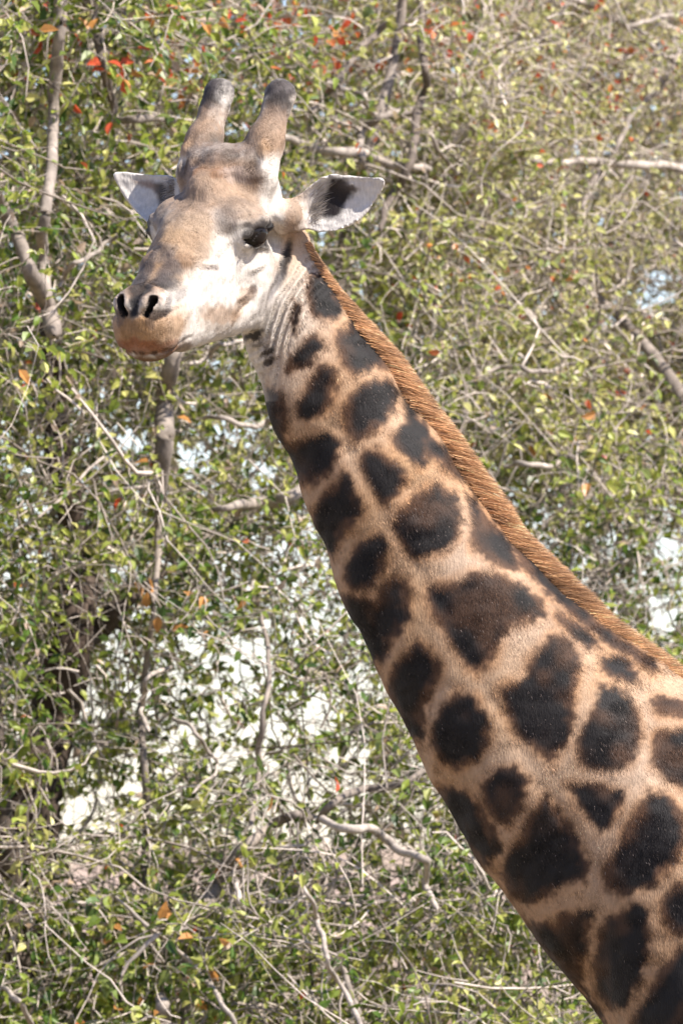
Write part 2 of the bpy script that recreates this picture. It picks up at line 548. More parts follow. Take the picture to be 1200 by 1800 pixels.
# head colours: (x, y, rx, ry, angle, colour, strength) - spots on the skin, some of them painted shade, laid mirror-like on both sides of the face
CREAM = np.array([0.47, 0.42, 0.37])
FACE = [
    # forehead and nose: warm brown over cream
    (345, 330, 70, 70, 0, (0.48, 0.34, 0.24), 0.95), (410, 320, 60, 60, 0, (0.47, 0.34, 0.25), 0.95), (330, 400, 60, 60, 0, (0.48, 0.36, 0.27), 0.9),
    (430, 365, 56, 40, 0, (0.47, 0.35, 0.26), 0.9), (300, 450, 60, 60, 0, (0.50, 0.345, 0.22), 0.95), (345, 440, 36, 50, 0, (0.50, 0.36, 0.25), 0.8),
    (270, 500, 50, 42, 0, (0.42, 0.285, 0.18), 0.9), (300, 395, 34, 26, 0, (0.55, 0.42, 0.31), 0.7),
    (372, 285, 44, 22, 0, (0.44, 0.29, 0.20), 0.7), (385, 306, 22, 12, 0, (0.33, 0.18, 0.10), 0.7), (336, 300, 26, 18, 0, (0.28, 0.22, 0.19), 0.5),
    (400, 390, 26, 34, 20, (0.27, 0.20, 0.16), 0.75), (352, 350, 24, 34, 10, (0.33, 0.26, 0.22), 0.45), (300, 350, 20, 26, 0, (0.38, 0.30, 0.25), 0.5),
    (282, 455, 16, 22, 0, (0.26, 0.20, 0.17), 0.65), (303, 456, 9, 12, 0, (0.20, 0.15, 0.13), 0.7), (322, 470, 24, 20, 0, (0.38, 0.24, 0.15), 0.7),
    (300, 420, 20, 14, 0, (0.58, 0.42, 0.28), 0.6), (262, 478, 14, 30, 20, (0.20, 0.16, 0.15), 0.6),
    # nose pad between the nostrils
    (290, 512, 30, 12, 30, (0.20, 0.16, 0.14), 0.6),
    # muzzle
    (225, 600, 34, 30, 0, (0.52, 0.30, 0.145), 0.95), (262, 590, 40, 36, 0, (0.56, 0.34, 0.17), 0.95), (245, 622, 60, 14, 0, (0.38, 0.15, 0.07), 0.85),
    (300, 590, 40, 34, 0, (0.56, 0.38, 0.24), 0.9), (322, 570, 30, 30, 0, (0.62, 0.45, 0.31), 0.6), (268, 575, 10, 22, 0, (0.20, 0.13, 0.10), 0.55),
    (204, 590, 12, 34, 8, (0.13, 0.10, 0.09), 0.9), (283, 566, 20, 10, -20, (0.17, 0.13, 0.11), 0.55), (232, 566, 26, 6, 0, (0.50, 0.37, 0.26), 0.5),  # first spot paints the shaded far side of the muzzle
    (290, 622, 34, 9, -18, (0.36, 0.17, 0.09), 0.75),
    (272, 536, 26, 26, 0, (0.44, 0.29, 0.20), 0.6),
    # cheek, then the shade behind the jaw painted in
    (388, 560, 60, 24, -4, (0.46, 0.32, 0.22), 0.80), (432, 520, 26, 18, -35, (0.40, 0.28, 0.20), 0.75), (445, 508, 10, 9, 0, (0.20, 0.13, 0.10), 0.8),
    (380, 582, 46, 10, 0, (0.66, 0.60, 0.55), 0.8), (420, 545, 12, 30, 30, (0.44, 0.29, 0.18), 0.6), (374, 480, 20, 8, 0, (0.30, 0.25, 0.23), 0.6),
    (480, 460, 12, 34, 20, (0.40, 0.33, 0.29), 0.5), (470, 528, 22, 34, 30, (0.34, 0.31, 0.30), 0.6),
    (500, 452, 11, 50, 14, (0.06, 0.05, 0.05), 0.95), (482, 500, 9, 34, 24, (0.24, 0.21, 0.21), 0.75),  # dark streaks painting the shade behind the jaw
    # behind the eye, temple
    (515, 330, 16, 44, 0, (0.42, 0.31, 0.24), 0.7), (528, 350, 22, 50, 0, (0.50, 0.40, 0.33), 0.8), (508, 390, 12, 30, 0, (0.36, 0.26, 0.20), 0.6), (525, 395, 14, 24, 0, (0.26, 0.19, 0.15), 0.5),
    # eye surroundings
    (460, 413, 50, 34, -4, (0.10, 0.075, 0.065), 0.8), (461, 415, 42, 27, -6, (0.020, 0.016, 0.016), 1.0), (450, 398, 34, 7, -12, (0.06, 0.045, 0.04), 0.8),
    # horns
    (475, 225, 44, 60, 15, (0.52, 0.37, 0.26), 0.95), (492, 150, 34, 26, 0, (0.10, 0.082, 0.085), 0.95), (488, 178, 34, 24, 0, (0.05, 0.038, 0.038), 0.9),
    (482, 205, 26, 26, 10, (0.22, 0.16, 0.12), 0.55), (445, 300, 22, 20, 40, (0.17, 0.11, 0.08), 0.7), (440, 275, 12, 26, 20, (0.20, 0.13, 0.09), 0.6),
    (462, 262, 14, 22, 0, (0.50, 0.32, 0.18), 0.6), (498, 140, 20, 9, 0, (0.22, 0.18, 0.175), 0.8), (432, 238, 10, 40, 32, (0.09, 0.07, 0.07), 0.6),  # last spot paints shade down the horn's inner side
    (260, 480, 14, 22, 20, (0.13, 0.10, 0.09), 0.6), (247, 508, 17, 24, 15, (0.060, 0.050, 0.050), 0.85), (243, 540, 12, 26, 0, (0.045, 0.038, 0.04), 1.0),
    (262, 526, 7, 22, 36, (0.50, 0.33, 0.22), 0.5), (300, 505, 26, 14, 30, (0.15, 0.12, 0.11), 0.6), (320, 530, 10, 26, 40, (0.22, 0.18, 0.17), 0.5),
    (300, 545, 8, 24, 15, (0.16, 0.13, 0.13), 0.6), (286, 566, 22, 8, -25, (0.12, 0.09, 0.08), 0.65),
    (442, 585, 30, 9, -22, (0.025, 0.02, 0.02), 0.95), (470, 615, 16, 7, -30, (0.05, 0.035, 0.03), 0.9), (474, 632, 15, 6, -30, (0.05, 0.035, 0.03), 0.9), (452, 602, 16, 5, -25, (0.07, 0.05, 0.04), 0.7),
]
# the same in the head frame: (r, u, f, radius, colour, strength)
SPOTS = [
    (0, 38, 250, 27, (0.045, 0.034, 0.030), 0.92), (0, 24, 272, 15, (0.03, 0.025, 0.025), 1.0), (0, 10, 288, 11, (0.03, 0.024, 0.024), 1.0),
    (20, 44, 218, 16, (0.14, 0.11, 0.10), 0.4), (104, 16, -6, 14, (0.04, 0.03, 0.026), 0.85), (98, 12, 24, 14, (0.04, 0.03, 0.026), 0.85), (104, 8, -32, 13, (0.04, 0.03, 0.026), 0.8), (104, -14, 2, 12, (0.05, 0.035, 0.03), 0.6),
    (8, -58, 315, 9, (0.07, 0.035, 0.022), 0.8), (28, -60, 305, 9, (0.07, 0.035, 0.022), 0.8), (44, -63, 294, 9, (0.07, 0.035, 0.022), 0.8), (52, -68, 268, 8, (0.08, 0.045, 0.03), 0.8), (57, -73, 243, 8, (0.10, 0.06, 0.04), 0.7),  # mouth line: shadow under the lip rim, painted dark
    (0, -84, 292, 32, (0.16, 0.085, 0.046), 1.0), (32, -86, 272, 36, (0.16, 0.085, 0.046), 1.0), (42, -92, 238, 22, (0.16, 0.11, 0.08), 0.8),  # brown lower lip, darkened with painted shadow
    (45, 86, -126, 30, (0.18, 0.125, 0.095), 0.8), (24, 90, -150, 30, (0.12, 0.09, 0.07), 0.7),  # crown brown, with the shade band at the horn bases painted in
    (62, 90, -165, 46, (0.25, 0.165, 0.11), 0.9), (62, 112, -208, 34, (0.19, 0.125, 0.088), 0.85), (62, 126, -232, 30, (0.065, 0.050, 0.044), 0.9), (62, 140, -256, 32, (0.085, 0.068, 0.062), 0.9),
    (0, 100, -118, 40, (0.17, 0.115, 0.085), 0.75), (22, 96, -96, 20, (0.11, 0.08, 0.065), 0.55), (40, 96, -150, 20, (0.10, 0.075, 0.06), 0.5),  # more crown brown and painted shade between the horns
]
EYE = (86, 0, -4)        # centre of the eyeball in the head frame


def paint_head(P, N, C, bvh):
    """lay the FACE spots over the colours C of the head vertices P"""
    L = (P - HO) @ HM.T
    Lm = L.copy()
    Lm[:, 0] = -Lm[:, 0]
    Pm = HO + Lm @ HM
    w = sstep(-40, 0, (P - np.array([470, 520, 0])) @ np.array([0.93, 0.10, 0.10]) - 40 + 10 * vnoise(P, 18, 31))   # where the neck begins
    head = (1 - w)
    C[:] = mix(C, CREAM * (1 + 0.05 * vnoise(P, 9, 5))[:, None], head)
    warp = 5 * np.stack([vnoise(P, 16, s) for s in (11, 12, 13)], 1) + 3 * np.stack([vnoise(P, 6, s) for s in (14, 15, 16)], 1)
    for (x, y, rx, ry, ang, c, st) in FACE:
        hit = bvh.ray_cast(Vector((x, y, -2000)), Vector((0, 0, 1)))
        if hit[0] is None:
            continue
        q = np.array(hit[0])
        a = math.radians(ang)
        best = np.zeros(len(P))
        for Q in (P, Pm):
            dlt = Q + warp * min(1, rx / 20) - q
            u = dlt[:, 0] * math.cos(a) + dlt[:, 1] * math.sin(a)
            v = -dlt[:, 0] * math.sin(a) + dlt[:, 1] * math.cos(a)
            k = np.sqrt((u / rx) ** 2 + (v / ry) ** 2 + (dlt[:, 2] / (1.6 * max(rx, ry))) ** 2)
            best = np.maximum(best, sstep(1.15, 0.55, k))
        cc = np.array(c)
        if cc[0] > 0.3:
            cc = cc * np.array([0.455, 0.415, 0.375])
        elif cc[0] < 0.28:
            cc = cc * 0.42
        C[:] = mix(C, cc, best * st)
    for (r, u, f, rad, c, st) in SPOTS:
        L2 = (P - HO) @ HM.T
        k = np.sqrt((np.abs(L2[:, 0]) - r) ** 2 + (L2[:, 1] - u) ** 2 + (L2[:, 2] - f) ** 2) / rad + 0.16 * vnoise(P, 7, 66)
        C[:] = mix(C, np.array(c) * (0.42 if c[0] < 0.125 else 0.85), sstep(1.15, 0.6, k) * st)
    # inside of the nostrils
    L = np.abs((P - HO) @ HM.T * np.array([1, 0, 0])) + (P - HO) @ HM.T * np.array([0, 1, 1])
    a0, b0 = np.array([21, 9, 286.]), np.array([32, 27, 271.])
    ins = np.array([-0.3, 3.2, 4.2]) / 5.3
    ba = b0 - a0
    Q = L - a0
    h = np.clip(Q @ ins, -60, 20)
    Q = Q - h[:, None] * ins
    t = np.clip(Q @ ba / ba.dot(ba), 0, 1)
    dist = np.linalg.norm(Q - t[:, None] * ba, axis=1)
    C[:] = mix(C, np.array([0.012, 0.009, 0.009]), sstep(11.5, 8.5, dist) * sstep(4, -1, h))
    mot = 0.13 * vnoise(P, 5, 61) + 0.15 * vnoise(P * np.array([1, 0.6, 1]), 11, 62) + 0.14 * vnoise(P, 26, 63)
    C *= (1 + mot * head)[:, None]
    return C


def build_giraffe():
    g = build_field(4.0)
    v, q = field_mesh(g)
    # keep the largest island only, and drop the faces on the cut beyond the frame
    G, samp = grad(g, v)
    # fine head: split its quads once
    return g, v, q, G


def subdivide(v, q, sel):
    """split the selected quads in four; neighbours become polygons with the extra corner points"""
    edges = {}
    v = list(map(tuple, v))
    out4, outn = [], []
    selq = q[sel]
    def mid(a, b):
        k = (a, b) if a < b else (b, a)
        if k not in edges:
            edges[k] = len(v)
            pa, pb = v[a], v[b]
            v.append(((pa[0] + pb[0]) / 2, (pa[1] + pb[1]) / 2, (pa[2] + pb[2]) / 2))
        return edges[k]
    for f in selq.tolist():
        m = [mid(f[i], f[(i + 1) % 4]) for i in range(4)]
        c = len(v)
        v.append(tuple(sum(v[i][k] for i in f) / 4 for k in range(3)))
        for i in range(4):
            out4.append((f[i], m[i], c, m[i - 1]))
    for f in q[~sel].tolist():
        p = []
        for i in range(4):
            p.append(f[i])
            a, b = f[i], f[(i + 1) % 4]
            e = edges.get((a, b) if a < b else (b, a))
            if e is not None:
                p.append(e)
        if len(p) == 4:
            out4.append(tuple(p))
        else:
            # fan into triangles
            for i in range(1, len(p) - 1):
                outn.append((p[0], p[i], p[i + 1]))
    return np.array(v), np.array(out4, int), np.array(outn, int).reshape(-1, 3)

# relief: (x, y, rx, ry, angle, height) laid like FACE
RELIEF = [
    (460, 400, 40, 7, -8, 6), (462, 434, 34, 6, 6, 3.5), (450, 390, 44, 9, -14, 4),
    (272, 520, 24, 7, 35, 4), (290, 545, 8, 22, 10, 4), (256, 552, 7, 18, 10, 3),
    (385, 306, 18, 9, 0, 4), (370, 288, 26, 10, 0, -3), (303, 456, 9, 9, 0, 3), (330, 470, 20, 16, 0, 4), (290, 440, 14, 20, 0, 3),
    (425, 520, 26, 6, -45, 5), (430, 540, 26, 6, -45, -4), (372, 472, 26, 5, 0, 2), (372, 482, 24, 5, 0, -1.6),
    (500, 450, 8, 50, 14, -5), (486, 498, 8, 34, 26, -4), (447, 288, 12, 24, 30, -6), (462, 262, 12, 20, 0, 5),
    (300, 565, 26, 7, -30, -4), (400, 300, 30, 12, 0, 2), (345, 360, 18, 34, 10, -3), (300, 410, 30, 26, 0, 4),
    (450, 470, 24, 8, -30, 4), (395, 455, 10, 34, 30, -3),
]


def giraffe_mesh():
    g = build_field(4.3)
    v, q = field_mesh(g)
    c = v[q].mean(1)
    keep = (c[:, 0] < g.lo[0] + g.h * (g.n[0] - 3)) & (c[:, 1] < g.lo[1] + g.h * (g.n[1] - 3))
    q = q[keep]
    c = c[keep]
    sel = (c[:, 0] + 0.25 * (c[:, 1] - 400) < 560) & (c[:, 1] < 660) | ((c[:, 0] < 690) & (c[:, 1] < 420))
    v, q4, q3 = subdivide(v, q, sel)
    G, samp = grad(g, v)
    for _ in range(2):
        v = v - G * np.clip(samp(v), -3, 3)[:, None]
    # even out the thin ears
    en = np.nonzero((sdf_any(v) < 16) & (v[:, 1] < 420))[0]
    mask = np.zeros(len(v), bool)
    mask[en] = True
    E = np.concatenate([q4[:, [0, 1]], q4[:, [1, 2]], q4[:, [2, 3]], q4[:, [3, 0]]])
    E = E[mask[E[:, 0]] | mask[E[:, 1]]]
    for _ in range(5):
        acc, cnt = np.zeros_like(v), np.zeros(len(v))
        for i in range(3):
            acc[:, i] = np.bincount(E[:, 0], v[E[:, 1], i], len(v)) + np.bincount(E[:, 1], v[E[:, 0], i], len(v))
        cnt = np.bincount(E[:, 0], minlength=len(v)) + np.bincount(E[:, 1], minlength=len(v))
        v[en] = 0.5 * v[en] + 0.5 * acc[en] / np.maximum(cnt[en], 1)[:, None]
    G, _ = grad(g, v)
    # orientation: outward normals
    a, b, d = v[q4[:, 0]], v[q4[:, 1]], v[q4[:, 2]]
    nf = np.cross(b - a, d - a)
    if (nf * G[q4[:, 0]]).sum() < 0:
        q4, q3 = q4[:, ::-1], q3[:, ::-1]
    # the y axis of the units points down: world mapping flips handedness once
    q4, q3 = q4[:, ::-1], q3[:, ::-1]
    from mathutils.bvhtree import BVHTree
    bvh = BVHTree.FromPolygons([tuple(x) for x in v.tolist()], q4.tolist())
    # relief
    hd = np.nonzero((v[:, 0] < 700) & (v[:, 1] < 700))[0]
    P = v[hd]
    L = (P - HO) @ HM.T
    L[:, 0] *= -1
    Pm = HO + L @ HM
    disp = np.zeros(len(v))
    for (x, y, rx, ry, ang, h) in RELIEF:
        hit = bvh.ray_cast(Vector((x, y, -2000)), Vector((0, 0, 1)))
        if hit[0] is None:
            continue
        qn = np.array(hit[0])
        a = math.radians(ang)
        best = np.zeros(len(P))
        for Q in (P, Pm):
            dl = Q - qn
            u = dl[:, 0] * math.cos(a) + dl[:, 1] * math.sin(a)
            w = -dl[:, 0] * math.sin(a) + dl[:, 1] * math.cos(a)
            best = np.maximum(best, 1.5 * np.exp(-1.6 * ((u / rx) ** 2 + (w / ry) ** 2 + (dl[:, 2] / (1.5 * max(rx, ry))) ** 2)))
        disp[hd] += h * best
    # skin folds on the throat and behind the jaw
    tx, ty = 0.42, -0.907
    s1 = (v[:, 0] - 505) * -ty + (v[:, 1] - 540) * tx
    s2 = (v[:, 0] - 505) * tx + (v[:, 1] - 540) * ty
    s1 = s1 + 0.0016 * s2 ** 2 * -1 + 4 * vnoise(v, 30, 21)
    wgt = np.exp(-(s1 / 30) ** 2 - (s2 / 90) ** 2) * (G[:, 2] < 0.2)
    disp += 4.2 * wgt * np.sin(s1 / 2.3 + 1.5 * vnoise(v, 40, 22))
    s3 = (v[:, 0] - 460) * 0.35 + (v[:, 1] - 610) * 0.94
    disp += 1.1 * np.exp(-((v[:, 0] - 455) / 35) ** 2 - ((v[:, 1] - 612) / 40) ** 2) * np.sin(s3 / 2.4)
    # gentle muscle and vein unevenness of the neck
    far = sstep(560, 760, v[:, 1])
    stretch = v * np.array([1, 0.55, 1])
    disp += far * (7.5 * vnoise(stretch, 70, 23) + 1.5 * vnoise(v, 22, 24)) + (1 - far) * (1.5 * vnoise(v, 14, 25) + 1.8 * vnoise(v, 34, 27))
    gx, gy = (v[:, 0] - 745) * 0.86 - (v[:, 1] - 985) * 0.50, 0
    s4 = 5 * vnoise(v, 120, 26)
    disp += far * -2.5 * np.exp(-((gx + 18 + s4) / 16) ** 2) * (G[:, 2] < 0)
    v = v + G * disp[:, None]
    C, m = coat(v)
    w2 = sstep(-40, 0, (v - np.array([470, 520, 0])) @ np.array([0.93, 0.10, 0.10]) - 40 + 10 * vnoise(v, 18, 31))
    # the skin near the throat is paler
    C = mix(C, mix(np.array([[0.44, 0.38, 0.32]]) * np.ones((len(v), 1)), C, m), 0.9 * np.exp(-(s1 / 60) ** 2 - (s2 / 130) ** 2))
    Ch = C[hd].copy()
    paint_head(v[hd], G[hd], Ch, bvh)
    C[hd] = Ch
    # ears: pale outside and inside with a dark patch in the near cup and painted shade in the far one
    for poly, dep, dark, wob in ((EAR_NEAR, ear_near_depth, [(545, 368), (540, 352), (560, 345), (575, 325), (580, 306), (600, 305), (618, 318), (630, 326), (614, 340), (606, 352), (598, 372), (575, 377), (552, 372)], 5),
                                 (EAR_FAR, ear_far_depth, [(226, 298), (262, 300), (284, 306), (296, 318), (300, 345), (290, 356), (276, 348), (272, 328), (262, 316), (236, 306)], 3)):
        sd = poly_sdf(v[:, 0], v[:, 1], poly)
        dd = v[:, 2] - dep(v[:, 0], v[:, 1])
        on = (sd < 4) & (np.abs(dd) < 14)
        if poly is EAR_NEAR:
            on &= v[:, 0] > 514
        else:
            on &= v[:, 0] < 312
        k = np.nonzero(on)[0]
        e = np.tile(np.array([0.46, 0.42, 0.385]), (len(k), 1)) * (1 + 0.08 * vnoise(v[k], 7, 41))[:, None]
        if poly is EAR_NEAR:
            front = dd[k] < 0
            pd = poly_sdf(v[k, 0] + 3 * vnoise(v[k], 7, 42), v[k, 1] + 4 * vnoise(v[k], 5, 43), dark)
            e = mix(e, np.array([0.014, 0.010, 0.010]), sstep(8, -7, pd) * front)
            e = mix(e, np.array([0.42, 0.33, 0.27]), sstep(-12, -3, sd[k]) * 0.0 + 0.35 * np.exp(-((v[k, 1] - 316) / 12) ** 2 - ((v[k, 0] - 640) / 30) ** 2))
            e = mix(e, np.array([0.50, 0.42, 0.36]), 0.6 * sstep(560, 535, v[k, 0]))
        else:
            pd = poly_sdf(v[k, 0], v[k, 1] + 2 * vnoise(v[k], 5, 43), dark)
            e = mix(e, mix(np.array([[0.20, 0.14, 0.11]]), np.array([0.02, 0.015, 0.014]), sstep(255, 280, v[k, 0])), sstep(6, -6, pd) * 0.9)
        ww = sstep(516, 548, v[k, 0] + 6 * vnoise(v[k], 8, 44)) if poly is EAR_NEAR else np.ones(len(k))
        C[k] = mix(C[k], e, ww)
        m[k] = 0.5
    return v, q4, q3, C, m, G, bvh


def tufts(P, N, C, length, width, direction, jitter, lift, rnd=0.35):
    """one thin triangle of hair per point, lying along the surface"""
    n = len(P)
    d = direction + jitter * rng.normal(size=(n, 3))
    d -= N * (d * N).sum(1)[:, None]
    d /= np.linalg.norm(d, axis=1)[:, None] + 1e-9
    side = np.cross(N, d)
    ln = length * rng.uniform(0.6, 1.3, n)[:, None]
    wd = width * rng.uniform(0.7, 1.3, n)[:, None]
    b = P - N * 0.8
    a1, a2 = b - side * wd * 0.5, b + side * wd * 0.5
    tip = b + d * ln + N * (lift * rng.uniform(0.4, 1.4, n)[:, None])
    V = np.stack([a1, a2, tip], 1).reshape(-1, 3)
    br = np.exp(rng.normal(0, rnd, n))[:, None]
    cc = C * br
    return V, np.arange(3 * n).reshape(-1, 3), np.repeat(np.clip(cc, 0, 0.9), 3, 0)


def sample_faces(v, q4, dens, sel):
    a, b, c, d = (v[q4[:, i]] for i in range(4))
    area = 0.5 * np.linalg.norm(np.cross(c - a, d - b), axis=1) * sel
    n = int(area.sum() * dens)
    k = rng.choice(len(q4), n, p=area / area.sum())
    s, t = rng.random((n, 1)), rng.random((n, 1))
    w = [(1 - s) * (1 - t), s * (1 - t), s * t, (1 - s) * t]
    return k, w


MANE_IN = [(536, 418), (548, 445), (572, 485), (612, 545), (664, 615), (718, 695), (778, 770), (826, 845), (872, 910), (905, 962), (945, 1005), (1002, 1062),
           (1064, 1120), (1132, 1172), (1205, 1222), (1290, 1275), (1400, 1330)]
MANE_OUT = [(543, 412), (561, 445), (594, 493), (646, 549), (704, 608), (752, 680), (806, 750), (852, 815), (896, 880), (926, 925), (975, 972), (1036, 1032),
            (1092, 1085), (1152, 1128), (1222, 1180), (1300, 1228), (1410, 1280)]


def resample(pts, n):
    p = np.array(pts, float)
    s = np.concatenate([[0], np.cumsum(np.linalg.norm(np.diff(p, axis=0), axis=1))])
    t = np.linspace(0, s[-1], n)
    return np.stack([np.interp(t, s, p[:, i]) for i in range(p.shape[1])], 1)


def smooth_rows(a, k=2):
    for _ in range(k):
        a[1:-1] = 0.5 * a[1:-1] + 0.25 * (a[:-2] + a[2:])
    return a


def giraffe():
    v, q4, q3, C, m, G, bvh = giraffe_mesh()
    fur = mat('giraffe_coat', rough=0.66, spec=0.18, sheen=0.05, noise=0.16, noise_scale=170, bump=0.5, bump_scale=260,
              stretch=((0, math.radians(-62), 0), (1.0, 1.0, 0.28)))
    root = bpy.data.objects.new('giraffe', None)
    col.objects.link(root)
    root.location = to_world((1650, 900 + AXIS_Z / S, 40))
    bpy.context.view_layer.update()
    root['label'] = 'large giraffe with dark brown patches and a rusty mane, its face turned to the camera'
    root['category'] = 'giraffe'
    W = to_world(v)
    # the rest of the animal, outside the frame: trunk, legs, tail as coarse solids in the same mesh
    rv, rq, rc = body_rest()
    n0 = len(W)
    V = np.concatenate([W, to_world(rv)])
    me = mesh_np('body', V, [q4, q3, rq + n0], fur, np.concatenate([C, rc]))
    link('body', me, root)
    # short hair
    cen = v[q4].mean(1)
    vis = (G[q4[:, 0], 2] < 0.35).astype(float) * (cen[:, 0] < 1260) * (cen[:, 1] < 1860)
    ear = (sdf_any(cen) < 2)
    neck = (cen[:, 0] + 0.25 * (cen[:, 1] - 400) > 545)
    k, w = sample_faces(v, q4, 0.30, vis * neck * ~ear)
    f = q4[k]
    P = sum(w[i] * v[f[:, i]] for i in range(4))
    N = sum(w[i] * G[f[:, i]] for i in range(4))
    CC = sum(w[i] * C[f[:, i]] for i in range(4))
    MM = m[f[:, 0]]
    spark = rng.random(len(k)) < 0.03
    CC = np.where((spark & (MM > 0.5))[:, None], np.array([0.13, 0.10, 0.085]), CC)
    V, F, K = tufts(P, N, CC, 9, 1.5, np.array([0.35, 0.93, 0.0]), 0.2, 1.2, 0.42)
    kh, wh = sample_faces(v, q4, 0.30, (G[q4[:, 0], 2] < 0.4) * ~neck * ~ear)
    f = q4[kh]
    P = sum(wh[i] * v[f[:, i]] for i in range(4))
    N = sum(wh[i] * G[f[:, i]] for i in range(4))
    CC = sum(wh[i] * C[f[:, i]] for i in range(4))
    eyew = head_to_px(EYE)
    ok = (np.linalg.norm(P - eyew, axis=1) > 37)
    for nx, ny in ((270, 535), (219, 543)):
        ok &= np.hypot(P[:, 0] - nx, P[:, 1] - ny) > 15
    P, N, CC = P[ok], N[ok], CC[ok]
    V2, F2, K2 = tufts(P, N, CC, 7, 1.4, np.array([0.25, 0.1, 0.3]) - 0.35 * F_, 0.22, 0.9, 0.22)
    VV = to_world(np.concatenate([V, V2]))
    hair = mat('short_hair', rough=0.55, spec=0.14, sheen=0.0, transl=0.15)
    link('fur', mesh_np('fur', VV, np.concatenate([F, F2 + len(V)]), hair, np.concatenate([K, K2]), smooth=False), root, kind='stuff')
    # eye
    for side in (1, -1):
        c = head_to_px((EYE[0] * side, EYE[1], EYE[2]))
        eye_ball(c, 30, root)
    lashes(v, G, bvh, root)
    ear_hair(root)
    mane(root)


def sdf_any(c):
    return np.minimum(poly_sdf(c[:, 0], c[:, 1], EAR_NEAR) + 1e3 * (c[:, 0] < 528), poly_sdf(c[:, 0], c[:, 1], EAR_FAR) + 1e3 * (c[:, 0] > 308))


def eye_ball(c, r, root):
    n, k = 24, 14
    vs, fs = [], []
    for i in range(k + 1):
        a = math.pi * i / k
        for j in range(n):
            b = 2 * math.pi * j / n
            vs.append((c[0] + r * math.sin(a) * math.cos(b), c[1] + r * math.cos(a), c[2] + r * math.sin(a) * math.sin(b)))
    for i in range(k):
        for j in range(n):
            fs.append((i * n + j, (i + 1) * n + j, (i + 1) * n + (j + 1) % n, i * n + (j + 1) % n))
    m = bpy.data.materials.get('eye_wet') or mat('eye_wet', rough=0.10, spec=0.16, color=(0.012, 0.009, 0.008))
    m.node_tree.nodes['Principled BSDF'].inputs['Coat Weight'].default_value = 0.0
    link('eye', mesh_np('eye', to_world(vs), np.array(fs), m), root)


def strands(roots, dirs, lens, widths, cols, bend, seg=3):
    """flat tapering hairs; bend is added to the direction along the hair"""
    n = len(roots)
    d = dirs / np.linalg.norm(dirs, axis=1)[:, None]
    view = np.array([0.0, 0.0, -1.0]) + 0.5 * rng.normal(size=(n, 3))
    side = np.cross(d, view)
    side /= np.linalg.norm(side, axis=1)[:, None] + 1e-9
    rows, p = [], roots.copy()
    for i in range(seg + 1):
        w = widths * (1 - 0.92 * i / seg)
        rows += [p - side * w[:, None] * 0.5, p + side * w[:, None] * 0.5]
        dd = d + bend * (i / seg)
        dd /= np.linalg.norm(dd, axis=1)[:, None]
        p = p + dd * (lens / seg)[:, None]
    V = np.stack(rows, 1)
    b = np.arange(n)[:, None] * (2 * (seg + 1))
    F = np.concatenate([b + np.array([2 * i, 2 * i + 1, 2 * i + 3, 2 * i + 2]) for i in range(seg)])
    return V.reshape(-1, 3), F, np.repeat(cols, 2 * (seg + 1), 0)


def ear_hair(root):
    R, D_ = [], []
    for _ in range(420):
        t = rng.random()
        x, y = 548 + 26 * t * rng.random() + 4 * rng.normal(), 385 - 66 * t + 4 * rng.normal()
        R.append((x, y, float(ear_near_depth(x, y)) - 7.5))
        D_.append((0.8, -0.45 - 0.3 * t, -0.30))
    for _ in range(260):
        t = rng.random()
        x, y = 304 - 8 * rng.random(), 300 + 50 * t + 3 * rng.normal()
        R.append((x, y, float(ear_far_depth(x, y)) - 7.5))
        D_.append((-0.9, 0.25, -0.25))
    R, D_ = np.array(R), np.array(D_) + 0.22 * rng.normal(size=(len(R), 3))
    V, F, K = strands(R, D_, rng.uniform(9, 26, len(R)), rng.uniform(0.7, 1.3, len(R)), np.array([0.40, 0.35, 0.31]) * rng.uniform(0.5, 1.2, (len(R), 1)), np.array([0, 0.2, 0.1]))
    link('ear_hair', mesh_np('ear_hair', to_world(V), F, bpy.data.materials['short_hair'], K), root, kind='stuff')


def lashes(v, G, bvh, root):
    R, D_ = [], []
    for side in (1, -1):
        for t in np.linspace(-1, 1, 34):
            f = 2 + 26 * t
            u = 11 - 7 * t * t
            p = head_to_px((side * (EYE[0] + 25 - 6 * t * t), u, f))
            R.append(p)
            D_.append(side * R_ * 1.0 + U_ * (-0.35) + F_ * 0.5 * t)
    R, D_ = np.array(R), np.array(D_) + 0.12 * rng.normal(size=(len(R), 3))
    V, F, K = strands(R, D_, rng.uniform(4, 8, len(R)), np.full(len(R), 2.0), np.tile([0.02, 0.015, 0.012], (len(R), 1)), U_ * 0.3)
    m = mat('lash_hair', rough=0.5, color=(0.02, 0.015, 0.012))
    link('eyelashes', mesh_np('eyelashes', to_world(V), F, m), root, kind='stuff')


